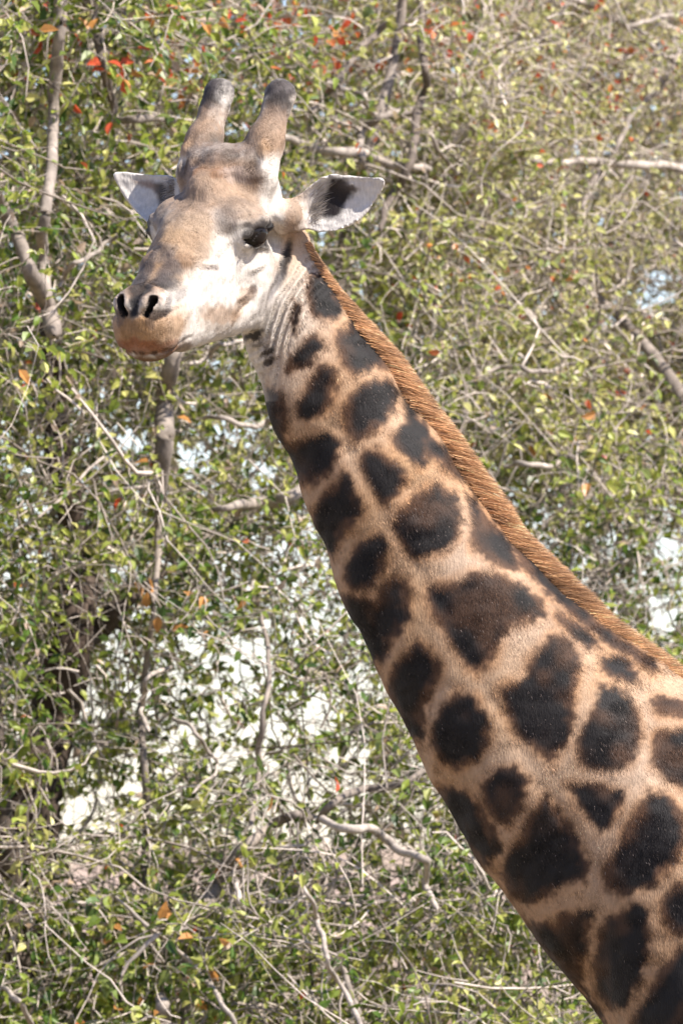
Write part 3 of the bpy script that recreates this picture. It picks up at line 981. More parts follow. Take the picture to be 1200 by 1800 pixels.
def mane(root):
    n = 160
    a, b = smooth_rows(resample(MANE_IN, n)), smooth_rows(resample(MANE_OUT, n))
    tan = np.gradient(a, axis=0)
    tan /= np.linalg.norm(tan, axis=1)[:, None]
    s = np.linspace(0, 1, n)
    dz = np.interp(s, [0, 0.1, 1], [120, 104, 70])       # depth of the crest
    # solid core: a ridge whose section is a rounded blade
    rows = []
    out = b - a
    for t, dd in ((-0.75, -8), (-0.1, -14), (0.30, -14), (0.60, -10), (0.80, -5), (0.86, 0), (0.80, 6), (0.5, 12), (-0.1, 14), (-0.75, 8)):
        p = a + out * t
        rows.append(np.concatenate([p, (dz + dd)[:, None]], 1))
    k = len(rows)
    V = np.stack(rows, 1).reshape(-1, 3)
    i, j = np.meshgrid(np.arange(n - 1), np.arange(k - 1), indexing='ij')
    F = np.stack([i * k + j, i * k + j + 1, (i + 1) * k + j + 1, (i + 1) * k + j], -1).reshape(-1, 4)
    base = np.array([0.42, 0.215, 0.105])
    cc = base * (1 + 0.2 * vnoise(V, 12, 51))[:, None]
    # hairs
    N = 26000
    si = rng.random(N) * (n - 1)
    i0 = np.clip(si.astype(int), 0, n - 2)
    fr = (si - i0)[:, None]
    A, B = a[i0] * (1 - fr) + a[i0 + 1] * fr, b[i0] * (1 - fr) + b[i0 + 1] * fr
    T = tan[i0]
    O = B - A
    t = rng.uniform(-0.30, 0.78, N)
    lat = rng.uniform(-1, 0.6, N) * (1 - np.clip(t, 0, 1)) * 24
    lat = np.where(lat < 0, lat - 2, lat + 2)
    P = np.concatenate([A + O * t[:, None], (dz[i0] + lat)[:, None]], 1)
    on = O / np.linalg.norm(O, axis=1)[:, None]
    clump = vnoise(P, 9, 52)
    d2 = on * 0.62 + T * (0.75 + 0.25 * clump[:, None])
    dirs = np.concatenate([d2, (0.25 * np.sign(lat) * rng.random(N))[:, None]], 1) + 0.07 * rng.normal(size=(N, 3))
    L = np.linalg.norm(O, axis=1) * np.clip(1.0 - t, 0.15, 1.1) * rng.uniform(0.8, 1.2, N) + 6
    L = np.minimum(L * (1 + 0.16 * vnoise(P, 26, 53) + 0.12 * clump), 70)
    br = np.exp(0.36 * rng.normal(size=N) + 0.45 * clump + 0.3 * vnoise(P, 30, 54))[:, None]
    kk = mix(np.tile([0.46, 0.235, 0.105], (N, 1)), np.array([0.64, 0.42, 0.25]), np.clip(t, 0, 1) * 0.8 + 0.1) * br
    kk = mix(kk, np.array([0.05, 0.03, 0.02]), (rng.random(N) < 0.06) * 0.8)
    V2, F2, K2 = strands(P, dirs, L, rng.uniform(0.9, 1.8, N), np.clip(kk, 0, 0.85), np.array([0.1, 0.35, 0]))
    m = mat('mane_hair', rough=0.5, spec=0.35, transl=0.2)
    me = mesh_np('mane', to_world(np.concatenate([V, V2])), np.concatenate([F, F2 + len(V)]), m, np.concatenate([cc, K2]))
    link('mane', me, root, kind='stuff')


def body_rest():
    """trunk, legs and tail beyond the frame, on a coarse grid"""
    g = Field((1200, 1150, -420), (2900, 3700, 420), 20)
    gy = 900 + AXIS_Z / S
    g.cone((1310, 1610, 70), (1560, 1760, 40), 290, 420, 60, sq=0.62)
    g.cone((1560, 1790, 40), (2250, 1980, 10), 410, 350, 80, sq=0.62)
    g.cone((1290, 1640, -40), (1400, 1880, -60), 150, 200, 70, sq=0.75)
    for x, z, k in ((1540, -95, 0), (1600, 130, 0), (2240, -110, 1), (2320, 120, 1)):
        if k:
            pts = [(x, 2050, z, 190), (x - 30, 2380, z, 105), (x + 60, 2620, z, 62), (x + 90, 2860, z, 50), (x + 50, gy - 120, z, 34), (x + 30, gy - 40, z, 44), (x, gy - 14, z, 50)]
        else:
            pts = [(x, 2000, z, 170), (x, 2350, z, 85), (x, 2640, z, 62), (x, 2700, z, 62), (x, gy - 130, z, 36), (x, gy - 45, z, 42), (x - 14, gy - 14, z, 50)]
        for p, r in zip(pts[:-1], pts[1:]):
            g.cone(p[:3], r[:3], p[3], r[3], 30, sq=0.8)
    g.cone((2560, 1900, 10), (2640, 2350, 10), 34, 16, 30)
    g.cone((2640, 2350, 10), (2650, 2640, 10), 16, 34, 30)
    v, q = field_mesh(g)
    q = q if True else q
    G, samp = grad(g, v)
    a, b, d = v[q[:, 0]], v[q[:, 1]], v[q[:, 2]]
    nf = np.cross(b - a, d - a)
    if (nf * G[q[:, 0]]).sum() < 0:
        q = q[:, ::-1]
    q = q[:, ::-1]
    C, m = coat(v)
    # rounded patches over trunk and upper legs, plain below
    cells = rng.uniform((1200, 1150, -420), (2900, 3300, 420), (420, 3))
    keep = [0]
    for i in range(1, len(cells)):
        if np.min(np.linalg.norm(cells[keep] - cells[i], axis=1)) > 150:
            keep.append(i)
    cells = cells[keep]
    ds = np.sort(np.linalg.norm(v[:, None, :] - cells[None], axis=2), axis=1)
    edge = (ds[:, 1] - ds[:, 0]) * 0.5
    pm = sstep(10, 22, edge) * sstep(2750, 2500, v[:, 1]) * (v[:, 0] > 1420)
    C = mix(C, np.array([0.04, 0.026, 0.02]), pm)
    return v, q, C


giraffe()
# ------------------------------------------------------------------ ground, hillside
def hill_z(x, y):
    P = np.stack([np.ravel(x), np.ravel(y), 0 * np.ravel(x)], 1).astype(float)
    far = sstep(60, 330, P[:, 1]) * 4.0 + sstep(330, 900, P[:, 1]) * 5
    return far + 0.5 * vnoise(P, 40, 71) * sstep(50, 120, P[:, 1]) + 1.6 * vnoise(P, 130, 72) * sstep(120, 300, P[:, 1]) + 0.04 * vnoise(P, 3, 73)


def ground():
    xs = np.concatenate([-np.geomspace(1500, 12, 26), np.linspace(-11, 11, 45), np.geomspace(12, 1500, 26)])
    ys = np.concatenate([np.linspace(-60, 0, 8), np.linspace(4, 60, 70), np.geomspace(62, 2500, 80)])
    X, Y = np.meshgrid(xs, ys, indexing='ij')
    Z = hill_z(X, Y).reshape(X.shape)
    n, k = X.shape
    i, j = np.meshgrid(np.arange(n - 1), np.arange(k - 1), indexing='ij')
    F = np.stack([i * k + j, (i + 1) * k + j, (i + 1) * k + j + 1, i * k + j + 1], -1).reshape(-1, 4)
    V = np.stack([X, Y, Z], -1).reshape(-1, 3)
    c = mix(np.tile([0.30, 0.215, 0.16], (len(V), 1)), np.array([0.17, 0.15, 0.08]), 0.5 + 0.5 * vnoise(V, 9, 74))
    c = mix(c, np.array([0.36, 0.26, 0.21]), sstep(80, 200, V[:, 1]) * (0.6 + 0.4 * vnoise(V, 60, 75)))
    m = mat('dry_earth', rough=0.95, spec=0.1, noise=0.35, noise_scale=1.4, bump=0.6, bump_scale=6)
    link('ground', mesh_np('ground', V, F, m, c), kind='structure')


ground()


# ------------------------------------------------------------------ the thicket
def tubes(P, R, sides=4):
    """P (n, s, 3) centre lines, R (n, s) radii -> verts, quads"""
    n, s, _ = P.shape
    T = np.gradient(P, axis=1)
    T /= np.linalg.norm(T, axis=2, keepdims=True) + 1e-9
    ref = np.where(np.abs(T[:, :1, 2:3]) > 0.8, np.array([1.0, 0.2, 0]), np.array([0.1, 0.2, 1.0]))
    A = np.cross(T, ref)
    A /= np.linalg.norm(A, axis=2, keepdims=True) + 1e-9
    B = np.cross(T, A)
    V = []
    for k in range(sides):
        a = 2 * math.pi * k / sides
        V.append(P + (A * math.cos(a) + B * math.sin(a)) * R[..., None])
    V = np.stack(V, 2).reshape(-1, 3)
    i = np.arange(n)[:, None, None] * s * sides
    j = np.arange(s - 1)[None, :, None] * sides
    k = np.arange(sides)[None, None, :]
    k2 = (k + 1) % sides
    F = np.stack([i + j + k, i + j + k2, i + j + sides + k2, i + j + sides + k], -1).reshape(-1, 4)
    return V, F


def leaf_shapes(P, axis, nor, ln, wd, cols, fold):
    """oval leaves with a crease and a bent tip: 7 corners, 6 triangles"""
    axis = axis / (np.linalg.norm(axis, axis=1, keepdims=True) + 1e-9)
    nor = nor - axis * (nor * axis).sum(1, keepdims=True)
    nor /= np.linalg.norm(nor, axis=1, keepdims=True) + 1e-9
    side = np.cross(axis, nor)
    l, w, f = ln[:, None], wd[:, None], fold[:, None]
    b = P
    l1 = P + axis * l * 0.28 - side * w * 0.46 + nor * f * l
    r1 = P + axis * l * 0.28 + side * w * 0.46 + nor * f * l
    l2 = P + axis * l * 0.64 - side * w * 0.36 + nor * f * l * 0.6
    r2 = P + axis * l * 0.64 + side * w * 0.36 + nor * f * l * 0.6
    mid = P + axis * l * 0.5 - nor * l * 0.03
    tip = P + axis * l - nor * l * 0.14
    V = np.stack([b, l1, r1, l2, r2, mid, tip], 1).reshape(-1, 3)
    o = np.arange(len(P))[:, None] * 7
    F = np.concatenate([o + np.array(t) for t in ((0, 5, 1), (0, 2, 5), (1, 5, 3), (2, 4, 5), (3, 5, 6), (4, 6, 5))])
    return V, F, np.repeat(cols, 7, 0)


# light breaks in the foliage where the bright sky shows: (x, y, rx, ry)
BREAKS = [(235, 770, 40, 20), (330, 800, 40, 30), (420, 760, 50, 36), (450, 830, 40, 30), (150, 1235, 34, 30), (125, 1330, 20, 20), (245, 1220, 24, 18),
          (430, 1150, 60, 34), (330, 1120, 34, 20), (430, 1215, 26, 20), (475, 1285, 50, 42), (400, 1330, 38, 28), (330, 1290, 30, 30),
          (560, 1260, 36, 40), (540, 1380, 50, 22), (130, 1430, 46, 28), (150, 1540, 30, 24), (700, 1500, 46, 34), (620, 1330, 40, 30),
          (1150, 500, 66, 48), (1175, 965, 30, 24), (1165, 1075, 40, 34), (1075, 560, 22, 12), (905, 370, 12, 10), (160, 180, 22, 14),
          (210, 1010, 26, 16), (400, 1010, 22, 16), (490, 960, 24, 16), (230, 1380, 22, 20), (640, 1190, 26, 26)]


def breaks(px, py):
    b = np.zeros(len(px))
    for x, y, rx, ry in BREAKS:
        b = np.maximum(b, sstep(1.08, 0.5, np.hypot((px - x) / rx, (py - y) / ry)))
    return b


def view_px(P):
    f = math.hypot(D, AXIS_Z - CAM_Z)
    cp, sp = math.cos(PITCH), math.sin(PITCH)
    d = P - np.array([0, 0, CAM_Z])
    z = d[:, 1] * cp + d[:, 2] * sp
    yy = -d[:, 1] * sp + d[:, 2] * cp
    return 600 + d[:, 0] / z * f / S, 900 - yy / z * f / S


def front(px, py):
    u, v = np.clip(px / 1200, -0.4, 1.4), np.clip(py / 1800, -0.3, 1.2)
    return 23.0 + 4.3 * np.clip((0.12 + 0.88 * u) * (1 - v) + 0.08, 0, 1.4) ** 0.9 + 0.5 * sstep(0.5, 0.2, u) * sstep(0.35, 0.6, v)


bark = mat('twig_bark', rough=0.75, spec=0.25, noise=0.35, noise_scale=30, bump=0.4, bump_scale=90, rand=0.22)
bark2 = mat('limb_bark', rough=0.85, spec=0.2, noise=0.45, noise_scale=22, bump=0.9, bump_scale=55, stretch=((0, 0, 0), (1, 1, 0.4)))
leaf_m = mat('leaf_blade', rough=0.42, spec=0.45, transl=0.45, rand=0.25)


def at_np(px, py, Y):
    f = math.hypot(D, AXIS_Z - CAM_Z)
    x = (px - 600) * S / f
    z = -(py - 900) * S / f
    cp, sp = math.cos(PITCH), math.sin(PITCH)
    dx, dy, dz = x, cp - z * sp, sp + z * cp
    return np.stack([dx * Y / dy, Y + 0 * px, CAM_Z + dz * Y / dy], -1)


# trees: foot (x at photo pixel, Y), share of the thicket, label
TREES = [
    dict(key='left', x=90, Y=24.6, label='tree with the thick dark leaning trunk at the left edge of the thicket'),
    dict(key='mid', x=330, Y=25.2, label='sparse grey tree with bright sky between its stems, under the giraffe\'s chin'),
    dict(key='right', x=1330, Y=27.2, label='pale twiggy tree with long bare branches and red leaves behind the giraffe\'s mane'),
    dict(key='top', x=560, Y=26.6, label='crooked branched tree with orange and red leaves behind the giraffe\'s horns'),
    dict(key='bush', x=700, Y=24.4, label='low dense green bush beside the giraffe\'s chest at the bottom'),
]
# limbs: tree, colour shade, [(x, y, width)], offset in depth behind the front of the thicket
LIMBS = [
    ('left', 0.0, [(20, 4200, 150), (30, 2600, 130), (40, 1800, 105), (52, 1500, 96), (85, 1300, 90), (118, 1150, 84), (140, 1030, 66), (125, 900, 50), (100, 760, 44), (92, 620, 40), (78, 520, 34)], 0.9, 'trunk'),
    ('left', 0.45, [(96, 590, 30), (78, 525, 30), (52, 470, 26), (22, 400, 24), (-10, 320, 22), (-60, 180, 18)], 0.0, 'branch'),
    ('left', 0.60, [(80, 520, 28), (74, 450, 22), (80, 380, 20), (92, 250, 20), (100, 120, 22), (108, -10, 20), (120, -200, 16)], 0.1, 'branch'),
    ('left', 0.35, [(200, 200, 12), (187, 130, 20), (172, 60, 21), (155, -5, 22), (130, -160, 22)], 0.0, 'branch'),
    ('left', 0.10, [(118, 1140, 50), (180, 1100, 40), (240, 1040, 22), (300, 1000, 12)], 0.7, 'branch'),
    ('left', 0.75, [(100, 500, 8), (130, 470, 9), (165, 440, 8), (212, 418, 7)], 0.0, 'branch'),
    ('left', 0.12, [(30, 1700, 50), (20, 1550, 40), (-10, 1300, 36), (-40, 1000, 30)], 0.8, 'branch'),
    ('mid', 0.55, [(330, 4200, 90), (320, 2600, 70), (330, 1800, 30), (345, 1640, 26), (372, 1570, 26), (420, 1500, 22), (470, 1455, 18), (520, 1435, 17), (560, 1440, 16)], 0.5, 'trunk'),
    ('mid', 0.45, [(560, 1440, 15), (590, 1408, 15), (640, 1388, 14), (700, 1378, 12), (760, 1350, 9)], 0.45, 'branch'),
    ('mid', 1.0, [(560, 1440, 14), (610, 1455, 15), (655, 1462, 16), (705, 1492, 15), (745, 1515, 13), (752, 1555, 11), (765, 1600, 10)], 0.1, 'branch'),
    ('mid', 0.50, [(248, 4200, 60), (250, 1800, 16), (252, 1600, 14), (256, 1420, 13), (250, 1260, 12), (262, 1120, 10), (280, 960, 12), (286, 800, 30), (290, 720, 34), (302, 640, 28), (330, 560, 16)], 0.55, 'branch'),
    ('mid', 0.50, [(440, 1450, 9), (455, 1330, 10), (470, 1200, 9), (462, 1080, 7)], 0.3, 'branch'),
    ('mid', 0.9, [(330, 640, 7), (375, 618, 8), (400, 604, 8), (440, 585, 7), (470, 560, 6)], 0.1, 'branch'),
    ('mid', 0.7, [(560, 830, 20), (520, 868, 24), (475, 885, 24), (425, 885, 18), (370, 900, 10)], 0.4, 'branch'),
    ('mid', 0.8, [(350, 735, 8), (400, 738, 9), (450, 748, 10), (500, 735, 10)], 0.2, 'branch'),
    ('mid', 1.0, [(405, 1535, 8), (420, 1565, 9), (425, 1600, 9), (430, 1650, 8)], 0.0, 'branch'),
    ('mid', 0.9, [(300, 1170, 7), (258, 1200, 9), (250, 1240, 9), (262, 1290, 8)], 0.0, 'branch'),
    ('mid', 1.0, [(340, 1390, 5), (380, 1350, 6), (350, 1290, 7), (300, 1265, 8)], 0.05, 'branch'),
    ('bush', 0.9, [(640, 1810, 9), (600, 1740, 9), (578, 1690, 9), (562, 1640, 9), (556, 1600, 8), (520, 1540, 6)], 0.0, 'branch'),
    ('bush', 0.7, [(300, 2000, 30), (298, 1830, 26), (288, 1775, 24), (280, 1750, 20)], 0.1, 'branch'),
    ('bush', 0.6, [(700, 4200, 60), (690, 2400, 40), (660, 1900, 22), (630, 1780, 14), (600, 1700, 10)], 0.4, 'trunk'),
    ('bush', 0.85, [(180, 1560, 5), (240, 1610, 7), (290, 1650, 7), (360, 1720, 8), (400, 1780, 8), (440, 1850, 8)], 0.0, 'branch'),
    ('bush', 0.9, [(0, 1730, 8), (40, 1770, 10), (60, 1830, 12)], 0.0, 'branch'),
    ('top', 0.8, [(480, 225, 12), (512, 248, 14), (560, 262, 16), (620, 268, 17), (665, 280, 15), (712, 292, 14), (760, 300, 10)], 0.1, 'branch'),
    ('top', 0.22, [(738, -60, 11), (742, 60, 12), (747, 140, 13), (738, 190, 15), (724, 260, 15), (702, 330, 15), (674, 368, 12), (668, 410, 9)], 0.0, 'branch'),
    ('top', 0.6, [(742, 185, 12), (705, 200, 13), (664, 206, 13), (642, 225, 14), (633, 262, 14), (636, 292, 12)], 0.05, 'branch'),
    ('top', 0.9, [(664, 206, 9), (648, 188, 9), (636, 165, 9), (600, 152, 8), (570, 148, 8)], 0.0, 'branch'),
    ('top', 0.9, [(628, 225, 7), (600, 218, 7), (582, 200, 7), (572, 190, 6)], 0.0, 'branch'),
    ('top', 0.35, [(690, 30, 12), (640, 80, 13), (600, 130, 14), (570, 170, 12), (548, 195, 10)], 0.25, 'branch'),
    ('top', 0.55, [(1300, 4200, 110), (1180, 1800, 76), (860, 1130, 60), (650, 760, 44), (600, 520, 34), (640, 300, 24), (700, 60, 18), (720, -200, 14)], 1.7, 'trunk'),
    ('top', 0.6, [(196, 212, 14), (240, 208, 15), (300, 212, 14), (330, 215, 10)], 0.2, 'branch'),
    ('right', 0.95, [(860, 262, 8), (940, 280, 10), (1000, 286, 13), (1060, 285, 14), (1130, 290, 15), (1210, 300, 17), (1400, 330, 22)], 0.0, 'branch'),
    ('right', 0.85, [(960, -40, 9), (1010, 0, 9), (1060, 20, 9), (1105, 42, 9), (1150, 36, 8), (1230, 10, 8)], 0.1, 'branch'),
    ('right', 0.5, [(1215, 70, 10), (1165, 140, 10), (1125, 190, 10), (1085, 250, 10), (1050, 310, 11), (1020, 370, 9)], 0.1, 'branch'),
    ('right', 0.9, [(1105, 42, 8), (1140, 70, 8), (1165, 95, 8), (1240, 110, 8)], 0.1, 'branch'),
    ('right', 0.9, [(880, 820, 7), (930, 818, 10), (975, 814, 10), (1010, 804, 8)], 0.0, 'branch'),
    ('right', 0.8, [(850, 650, 7), (910, 648, 9), (960, 650, 8), (1020, 640, 7)], 0.1, 'branch'),
    ('right', 0.6, [(1340, 4200, 150), (1330, 1800, 110), (1320, 900, 80), (1330, 300, 50), (1300, -100, 36)], 1.3, 'trunk'),
    ('right', 0.5, [(1320, 900, 40), (1200, 700, 26), (1090, 560, 18), (1000, 480, 12), (930, 440, 9)], 0.7, 'branch'),
    ('right', 0.75, [(760, 240, 7), (790, 290, 9), (860, 330, 8), (900, 350, 8), (960, 380, 7)], 0.1, 'branch'),
    ('right', 0.7, [(1320, 1000, 26), (1200, 870, 14), (1120, 860, 10), (1060, 880, 7)], 0.6, 'branch'),
]


def catmull(p, n):
    p = np.array(p, float)
    q = np.concatenate([[2 * p[0] - p[1]], p, [2 * p[-1] - p[-2]]])
    t = np.linspace(0, len(p) - 1 - 1e-6, n)
    i = t.astype(int)
    f = (t - i)[:, None]
    a, b, c, d = q[i], q[i + 1], q[i + 2], q[i + 3]
    return 0.5 * (2 * b + (c - a) * f + (2 * a - 5 * b + 4 * c - d) * f ** 2 + (3 * b - a - 3 * c + d) * f ** 3)


def thicket():
    BARK_D, BARK_L = np.array([0.060, 0.042, 0.032]), np.array([0.48, 0.405, 0.345])
    roots = {}
    for t in TREES:
        r = bpy.data.objects.new('bush' if t['key'] == 'bush' else 'tree', None)
        col.objects.link(r)
        p = at_np(np.array([t['x']]), np.array([1500.]), t['Y'])[0]
        r.location = (p[0], t['Y'], 0)
        r['label'] = t['label']
        r['category'] = 'bush' if t['key'] == 'bush' else 'tree'
        if t['key'] != 'bush':
            r['group'] = 'trees of the thicket behind the giraffe'
        roots[t['key']] = r
    bpy.context.view_layer.update()
    limb_pts = []
    for key, shade, pts, off, kind in LIMBS:
        n = 10 * len(pts)
        q = catmull(pts, n)
        if kind != 'trunk':
            off = off * 0.5 - 0.12
            q[:, 2] *= 1.02
        else:
            off = off * 0.5
        wob = min(1.0, 8 / max(q[:, 2].mean(), 1))
        s = np.arange(n) * 1.0
        ph = rng.random(4) * 9
        q[:, 0] += (2.6 * np.sin(s * 0.27 + ph[0]) + 1.0 * np.sin(s * 0.8 + ph[1])) * (0.5 + wob)
        q[:, 1] += (2.6 * np.sin(s * 0.24 + ph[2]) + 1.0 * np.sin(s * 0.7 + ph[3])) * (0.5 + wob)
        Yf = front(np.clip(q[:, 0], -100, 1300), np.clip(q[:, 1], -100, 1900)) + off + 0.10 * np.sin(s * 0.21 + ph[0])
        if kind == 'trunk' or pts[0][1] > 3000:
            Yf = np.full(n, Yf[np.clip(q[:, 1], 0, 1800) == q[:, 1]].mean() if ((q[:, 1] > 0) & (q[:, 1] < 1800)).any() else Yf.mean()) + 0.06 * np.sin(s * 0.3)
        P = at_np(q[:, 0], q[:, 1], Yf)
        P[:, 2] = np.maximum(P[:, 2], -0.05)
        R = np.maximum(q[:, 2], 3) * S * 0.5 * Yf / D * (1 + 0.05 * np.sin(s * 0.4 + ph[1]) + 0.03 * rng.normal(size=n))
        R[0] *= 0.15
        R[-1] *= 0.1
        V, F = tubes(P[None], R[None], 8 if q[:, 2].max() < 40 else 14)
        V += 0.10 * R.mean() * vnoise(V, max(0.03, 2 * R.mean()), 81)[:, None] * rng.normal(0, 1, (1, 3))
        c = np.tile(BARK_D * (1 - shade) + BARK_L * shade * 0.7, (len(V), 1)) * (1 + 0.25 * vnoise(V, 0.05, 82))[:, None]
        link(kind, mesh_np(kind, V, F, bark2, np.clip(c, 0.01, 0.8)), roots[key])
        limb_pts.append(P[::3])
    # twigs
    N, ST = 31000, 7
    px = rng.uniform(-330, 1560, N)
    py = rng.uniform(-260, 2080, N)
    dep = rng.exponential(0.95, N)
    dep = np.where(dep > 4.5, rng.uniform(0, 4.5, N), dep)
    px[:5000], py[:5000] = rng.uniform(700, 1560, 5000), rng.uniform(-260, 800, 5000)
    P0 = at_np(px, py, front(px, py) + dep)
    d = rng.normal(size=(N, 3)) * np.array([1.0, 0.5, 0.75]) + np.array([0, 0, -0.1])
    # two thirds of the twigs grow as sprays out of common stems
    NC = 1500
    cl = rng.integers(0, NC, N)
    ci = rng.integers(0, N, NC)
    cd = rng.normal(size=(NC, 3)) * np.array([1.0, 0.45, 0.8])
    cd /= np.linalg.norm(cd, axis=1, keepdims=True)
    spray = rng.random(N) < 0.66
    Pc = P0[ci[cl]] + cd[cl] * rng.uniform(0, 0.40, N)[:, None] + rng.normal(size=(N, 3)) * 0.018
    P0 = np.where(spray[:, None], Pc, P0)
    d = np.where(spray[:, None], cd[cl] + 0.55 * rng.normal(size=(N, 3)), d)
    up = (rng.random(N) < 0.3) & ~spray
    d[up] = rng.normal(size=(up.sum(), 3)) * np.array([0.3, 0.3, 0.3]) + np.array([0, 0, -1])
    d /= np.linalg.norm(d, axis=1, keepdims=True)
    L = rng.lognormal(-1.35, 0.5, N)
    L = np.clip(L, 0.10, 0.9)
    curl = rng.normal(size=(N, 3)) * 0.20
    pts = [P0]
    P = P0
    for i in range(ST - 1):
        P = P + d * (L / (ST - 1))[:, None]
        pts.append(P)
        d = d + curl + 0.22 * rng.normal(size=(N, 3)) + np.array([0, 0, -0.035])
        d /= np.linalg.norm(d, axis=1, keepdims=True)
    T = np.stack(pts, 1)
    r0 = np.clip(rng.lognormal(-6.02, 0.42, N), 0.0011, 0.009)
    Rr = r0[:, None] * np.linspace(1, 0.45, ST)[None]
    # leave the breaks open
    mx, my = view_px(T.reshape(-1, 3))
    b = breaks(mx, my).reshape(N, ST).max(1)
    low = ((T[:, 0, 2] > 0.3))
    keep = (rng.random(N) > b * np.where(r0 < 0.0023, 0.45, 0.80)) & low
    T, Rr, L, r0 = T[keep], Rr[keep], L[keep], r0[keep]
    N = len(T)
    sx, sy = view_px(T[:, 3])
    shade = np.clip(rng.normal(0.68, 0.27, N) + 0.22 * sstep(1000, 200, sy) * sstep(400, 900, sx), 0.1, 1.15)
    # owner tree by place
    tx, ty = view_px(T[:, 4])
    owner = np.where(ty > 1560, 4, np.where(tx < 215, 0, np.where((ty > 560) & (tx < 800), 1, np.where(tx > 760, 2, 3))))
    owner = np.where((ty < 560) & (tx >= 215) & (tx <= 760), 3, owner)
    keys = [t['key'] for t in TREES]
    tv = {}
    for o in range(5):
        k = np.nonzero(owner == o)[0]
        V, F = tubes(T[k], Rr[k], 3)
        c = (BARK_D[None] * (1 - shade[k])[:, None] + BARK_L[None] * shade[k][:, None])
        link('twigs', mesh_np('twigs', V, F, bark, np.clip(np.repeat(c, ST * 3, 0), 0.01, 0.7)), roots[keys[o]], kind='stuff')
    # leaves sit along the finer twigs
    NL = 270000
    kt = rng.integers(0, N, NL)
    si = rng.uniform(1, ST - 1.001, NL)
    i0 = si.astype(int)
    fr = (si - i0)[:, None]
    Q = T[kt, i0] * (1 - fr) + T[kt, i0 + 1] * fr
    tdir = T[kt, i0 + 1] - T[kt, i0]
    tdir /= np.linalg.norm(tdir, axis=1, keepdims=True)
    clump = vnoise(Q, 0.30, 91) * 0.8 + vnoise(Q, 0.11, 92) * 0.7
    qx, qy = view_px(Q)
    dens = 0.56 + 0.55 * clump
    dens += 0.22 * sstep(1500, 1700, qy) * sstep(1250, 900, qx) + 0.10 * sstep(900, 300, qy)
    dens -= 0.50 * breaks(qx, qy)
    kp = rng.random(NL) < dens
    Q, tdir, kt, qx, qy = Q[kp], tdir[kp], kt[kp], qx[kp], qy[kp]
    n = len(Q)
    ax = tdir * 0.5 + rng.normal(size=(n, 3)) * 0.75 + np.array([0, -0.1, -0.35])
    nor = rng.normal(size=(n, 3)) * 0.65 + np.array([0.2, -0.35, 0.75])
    ln = rng.uniform(0.020, 0.045, n) * (1 + 0.2 * (vnoise(Q, 0.5, 93)))
    wd = ln * rng.uniform(0.45, 0.68, n)
    g1, g2, g3, g4 = np.array([0.09, 0.160, 0.024]), np.array([0.31, 0.35, 0.055]), np.array([0.55, 0.51, 0.18]), np.array([0.035, 0.070, 0.020])
    t = np.clip(0.45 + 0.35 * vnoise(Q, 0.4, 94) + 0.28 * rng.normal(size=n) + 0.25 * sstep(900, 200, qy) * sstep(200, 900, qx), 0, 1)
    c = np.where((t < 0.5)[:, None], mix(g1, g2, t * 2), mix(g2, g3, t * 2 - 1))
    c = mix(c, g4, (rng.random(n) < 0.15) * 0.8)
    redp = 0.003 + sstep(0.0, 0.5, vnoise(Q, 0.16, 95)) * 8.0 * (0.085 * np.exp(-((qx - 560) / 420) ** 2 - ((qy - 60) / 110) ** 2) + 0.020 * sstep(900, 300, qy) * sstep(500, 900, qx))
    rr = rng.random(n)
    red = rr < redp
    c[red] = mix(np.array([0.55, 0.075, 0.035]), np.array([0.60, 0.24, 0.06]), rng.random(red.sum()) ** 1.3)
    pale = (rr > 0.93) & (rng.random(n) < 0.35 + 0.5 * sstep(1000, 400, qy))
    c[pale] = mix(np.array([0.42, 0.30, 0.20]), np.array([0.50, 0.38, 0.30]), rng.random(pale.sum()))
    straw = sstep(900, 200, qy) * sstep(500, 1000, qx)  # leaves paler and straw-coloured towards the upper right
    c = mix(c, np.array([0.56, 0.50, 0.27]), straw * rng.random(n) * 0.9 * ~red)
    ln *= 1 - 0.18 * straw
    wd *= 1 - 0.12 * straw
    ow = owner[kt]
    vis = (qx > 5) & (qx < 1195) & (qy > 5) & (qy < 1795)
    # not behind the giraffe
    neckx = np.interp(qy, [0, 420, 600, 900, 1200, 1500, 1800], [330, 560, 640, 560, 700, 850, 1000])
    vis &= ~((qx > neckx - 60) & (qx < neckx + 300) & (qy > 120))
    size = ln / Q[:, 1]
    front_d = Q[:, 1] - front(qx, qy)
    single = np.zeros(n, bool)
    for o in range(5):
        k = np.nonzero((ow == o) & vis & (front_d < 0.25))[0]
        k = k[np.argsort(-(size[k] + 0.0004 * red[k]))][:58]
        single[k] = True
    meshes = []
    for cc in ((0.10, 0.17, 0.04), (0.20, 0.24, 0.07), (0.055, 0.10, 0.025), (0.55, 0.09, 0.035), (0.55, 0.26, 0.08)):
        V, F, K = leaf_shapes(np.zeros((1, 3)), np.array([[1.0, 0, 0]]), np.array([[0, 0, 1.0]]), np.array([1.0]), np.array([0.58]), np.array([cc]), np.array([0.12]))
        meshes.append((np.array(cc), mesh_np('leaf', V, F, leaf_m, K, smooth=False)))
    from mathutils import Matrix
    for k in np.nonzero(single)[0]:
        a = Vector(ax[k]).normalized()
        nn = Vector(nor[k])
        nn = (nn - a * nn.dot(a)).normalized()
        s = nn.cross(a)
        me = min(meshes, key=lambda m: np.abs(m[0] - c[k]).sum())[1]
        o = bpy.data.objects.new('leaf', me)
        col.objects.link(o)
        o.parent = roots[keys[ow[k]]]
        M = Matrix.Identity(4)
        for i in range(3):
            M[i][0], M[i][1], M[i][2], M[i][3] = a[i] * ln[k] * 1.1, s[i] * ln[k] * 1.1, nn[i] * ln[k] * 1.1, Q[k][i]
        o.matrix_local = o.parent.matrix_world.inverted() @ M
    rest = ~single
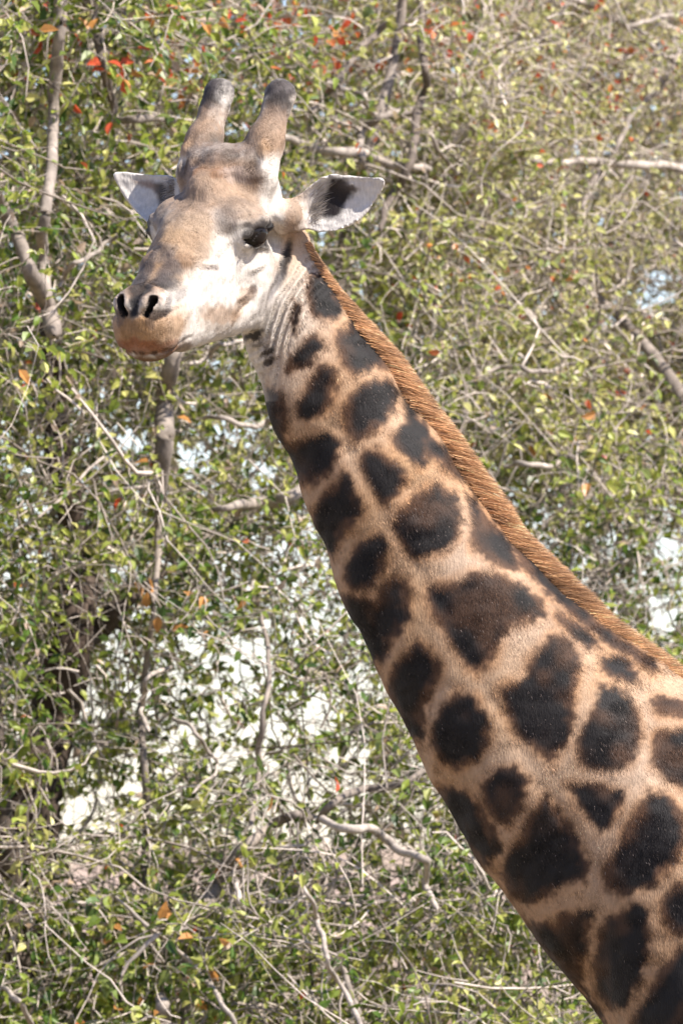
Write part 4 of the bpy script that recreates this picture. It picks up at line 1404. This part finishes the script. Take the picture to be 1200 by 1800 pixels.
    fold = rng.uniform(0.02, 0.22, n)
    # the far side of the same crowns, metres further back: larger clumps that close the upper canopy
    nb = 23000
    bx, by = rng.uniform(-330, 1560, nb), rng.uniform(-260, 900, nb)
    B = at_np(bx, by, front(bx, by) + rng.uniform(3.2, 6.0, nb))
    kb = (rng.random(nb) > 0.92 * breaks(bx, by)) & (rng.random(nb) < sstep(900, 560, by) + 0.25) & (vnoise(B, 0.5, 97) > -0.55)
    B, bx = B[kb], bx[kb]
    # the thicket goes on to both sides of the view
    nw = 16000
    wx = np.where(rng.random(nw) < 0.5, rng.uniform(-1900, -260, nw), rng.uniform(1460, 3100, nw))
    wy = rng.uniform(-700, 2500, nw)
    Wd = at_np(wx, wy, front(wx, wy) + rng.exponential(1.2, nw))
    kw = (vnoise(Wd, 0.5, 98) + 0.6 * vnoise(Wd, 0.2, 99) > -0.45) & (Wd[:, 2] > 0.2)
    B, bx = np.concatenate([B, Wd[kw]]), np.concatenate([bx, wx[kw]])
    nb = len(B)
    bo = np.where(bx < 215, 0, np.where(bx < 760, 3, 2))
    bc = mix(np.tile([0.12, 0.17, 0.04], (nb, 1)), np.array([0.46, 0.41, 0.23]), rng.random(nb) ** 0.6)
    bax, bno = rng.normal(size=(nb, 3)) + np.array([0, 0, -0.4]), rng.normal(size=(nb, 3)) * 0.6 + np.array([0.2, -0.4, 0.7])
    bl = rng.uniform(0.04, 0.075, nb)
    for o in range(5):
        k = np.nonzero((ow == o) & rest)[0]
        e = np.nonzero(bo == o)[0]
        V, F, K = leaf_shapes(np.concatenate([Q[k], B[e]]), np.concatenate([ax[k], bax[e]]), np.concatenate([nor[k], bno[e]]),
                              np.concatenate([ln[k], bl[e]]), np.concatenate([wd[k], bl[e] * 0.6]), np.concatenate([c[k], bc[e]]),
                              np.concatenate([fold[k], np.full(len(e), 0.08)]))
        link('foliage', mesh_np('foliage', V, F, leaf_m, np.clip(K, 0.01, 0.7), smooth=False), roots[keys[o]], kind='stuff')
    print('twigs', N, 'leaves', n)


thicket()
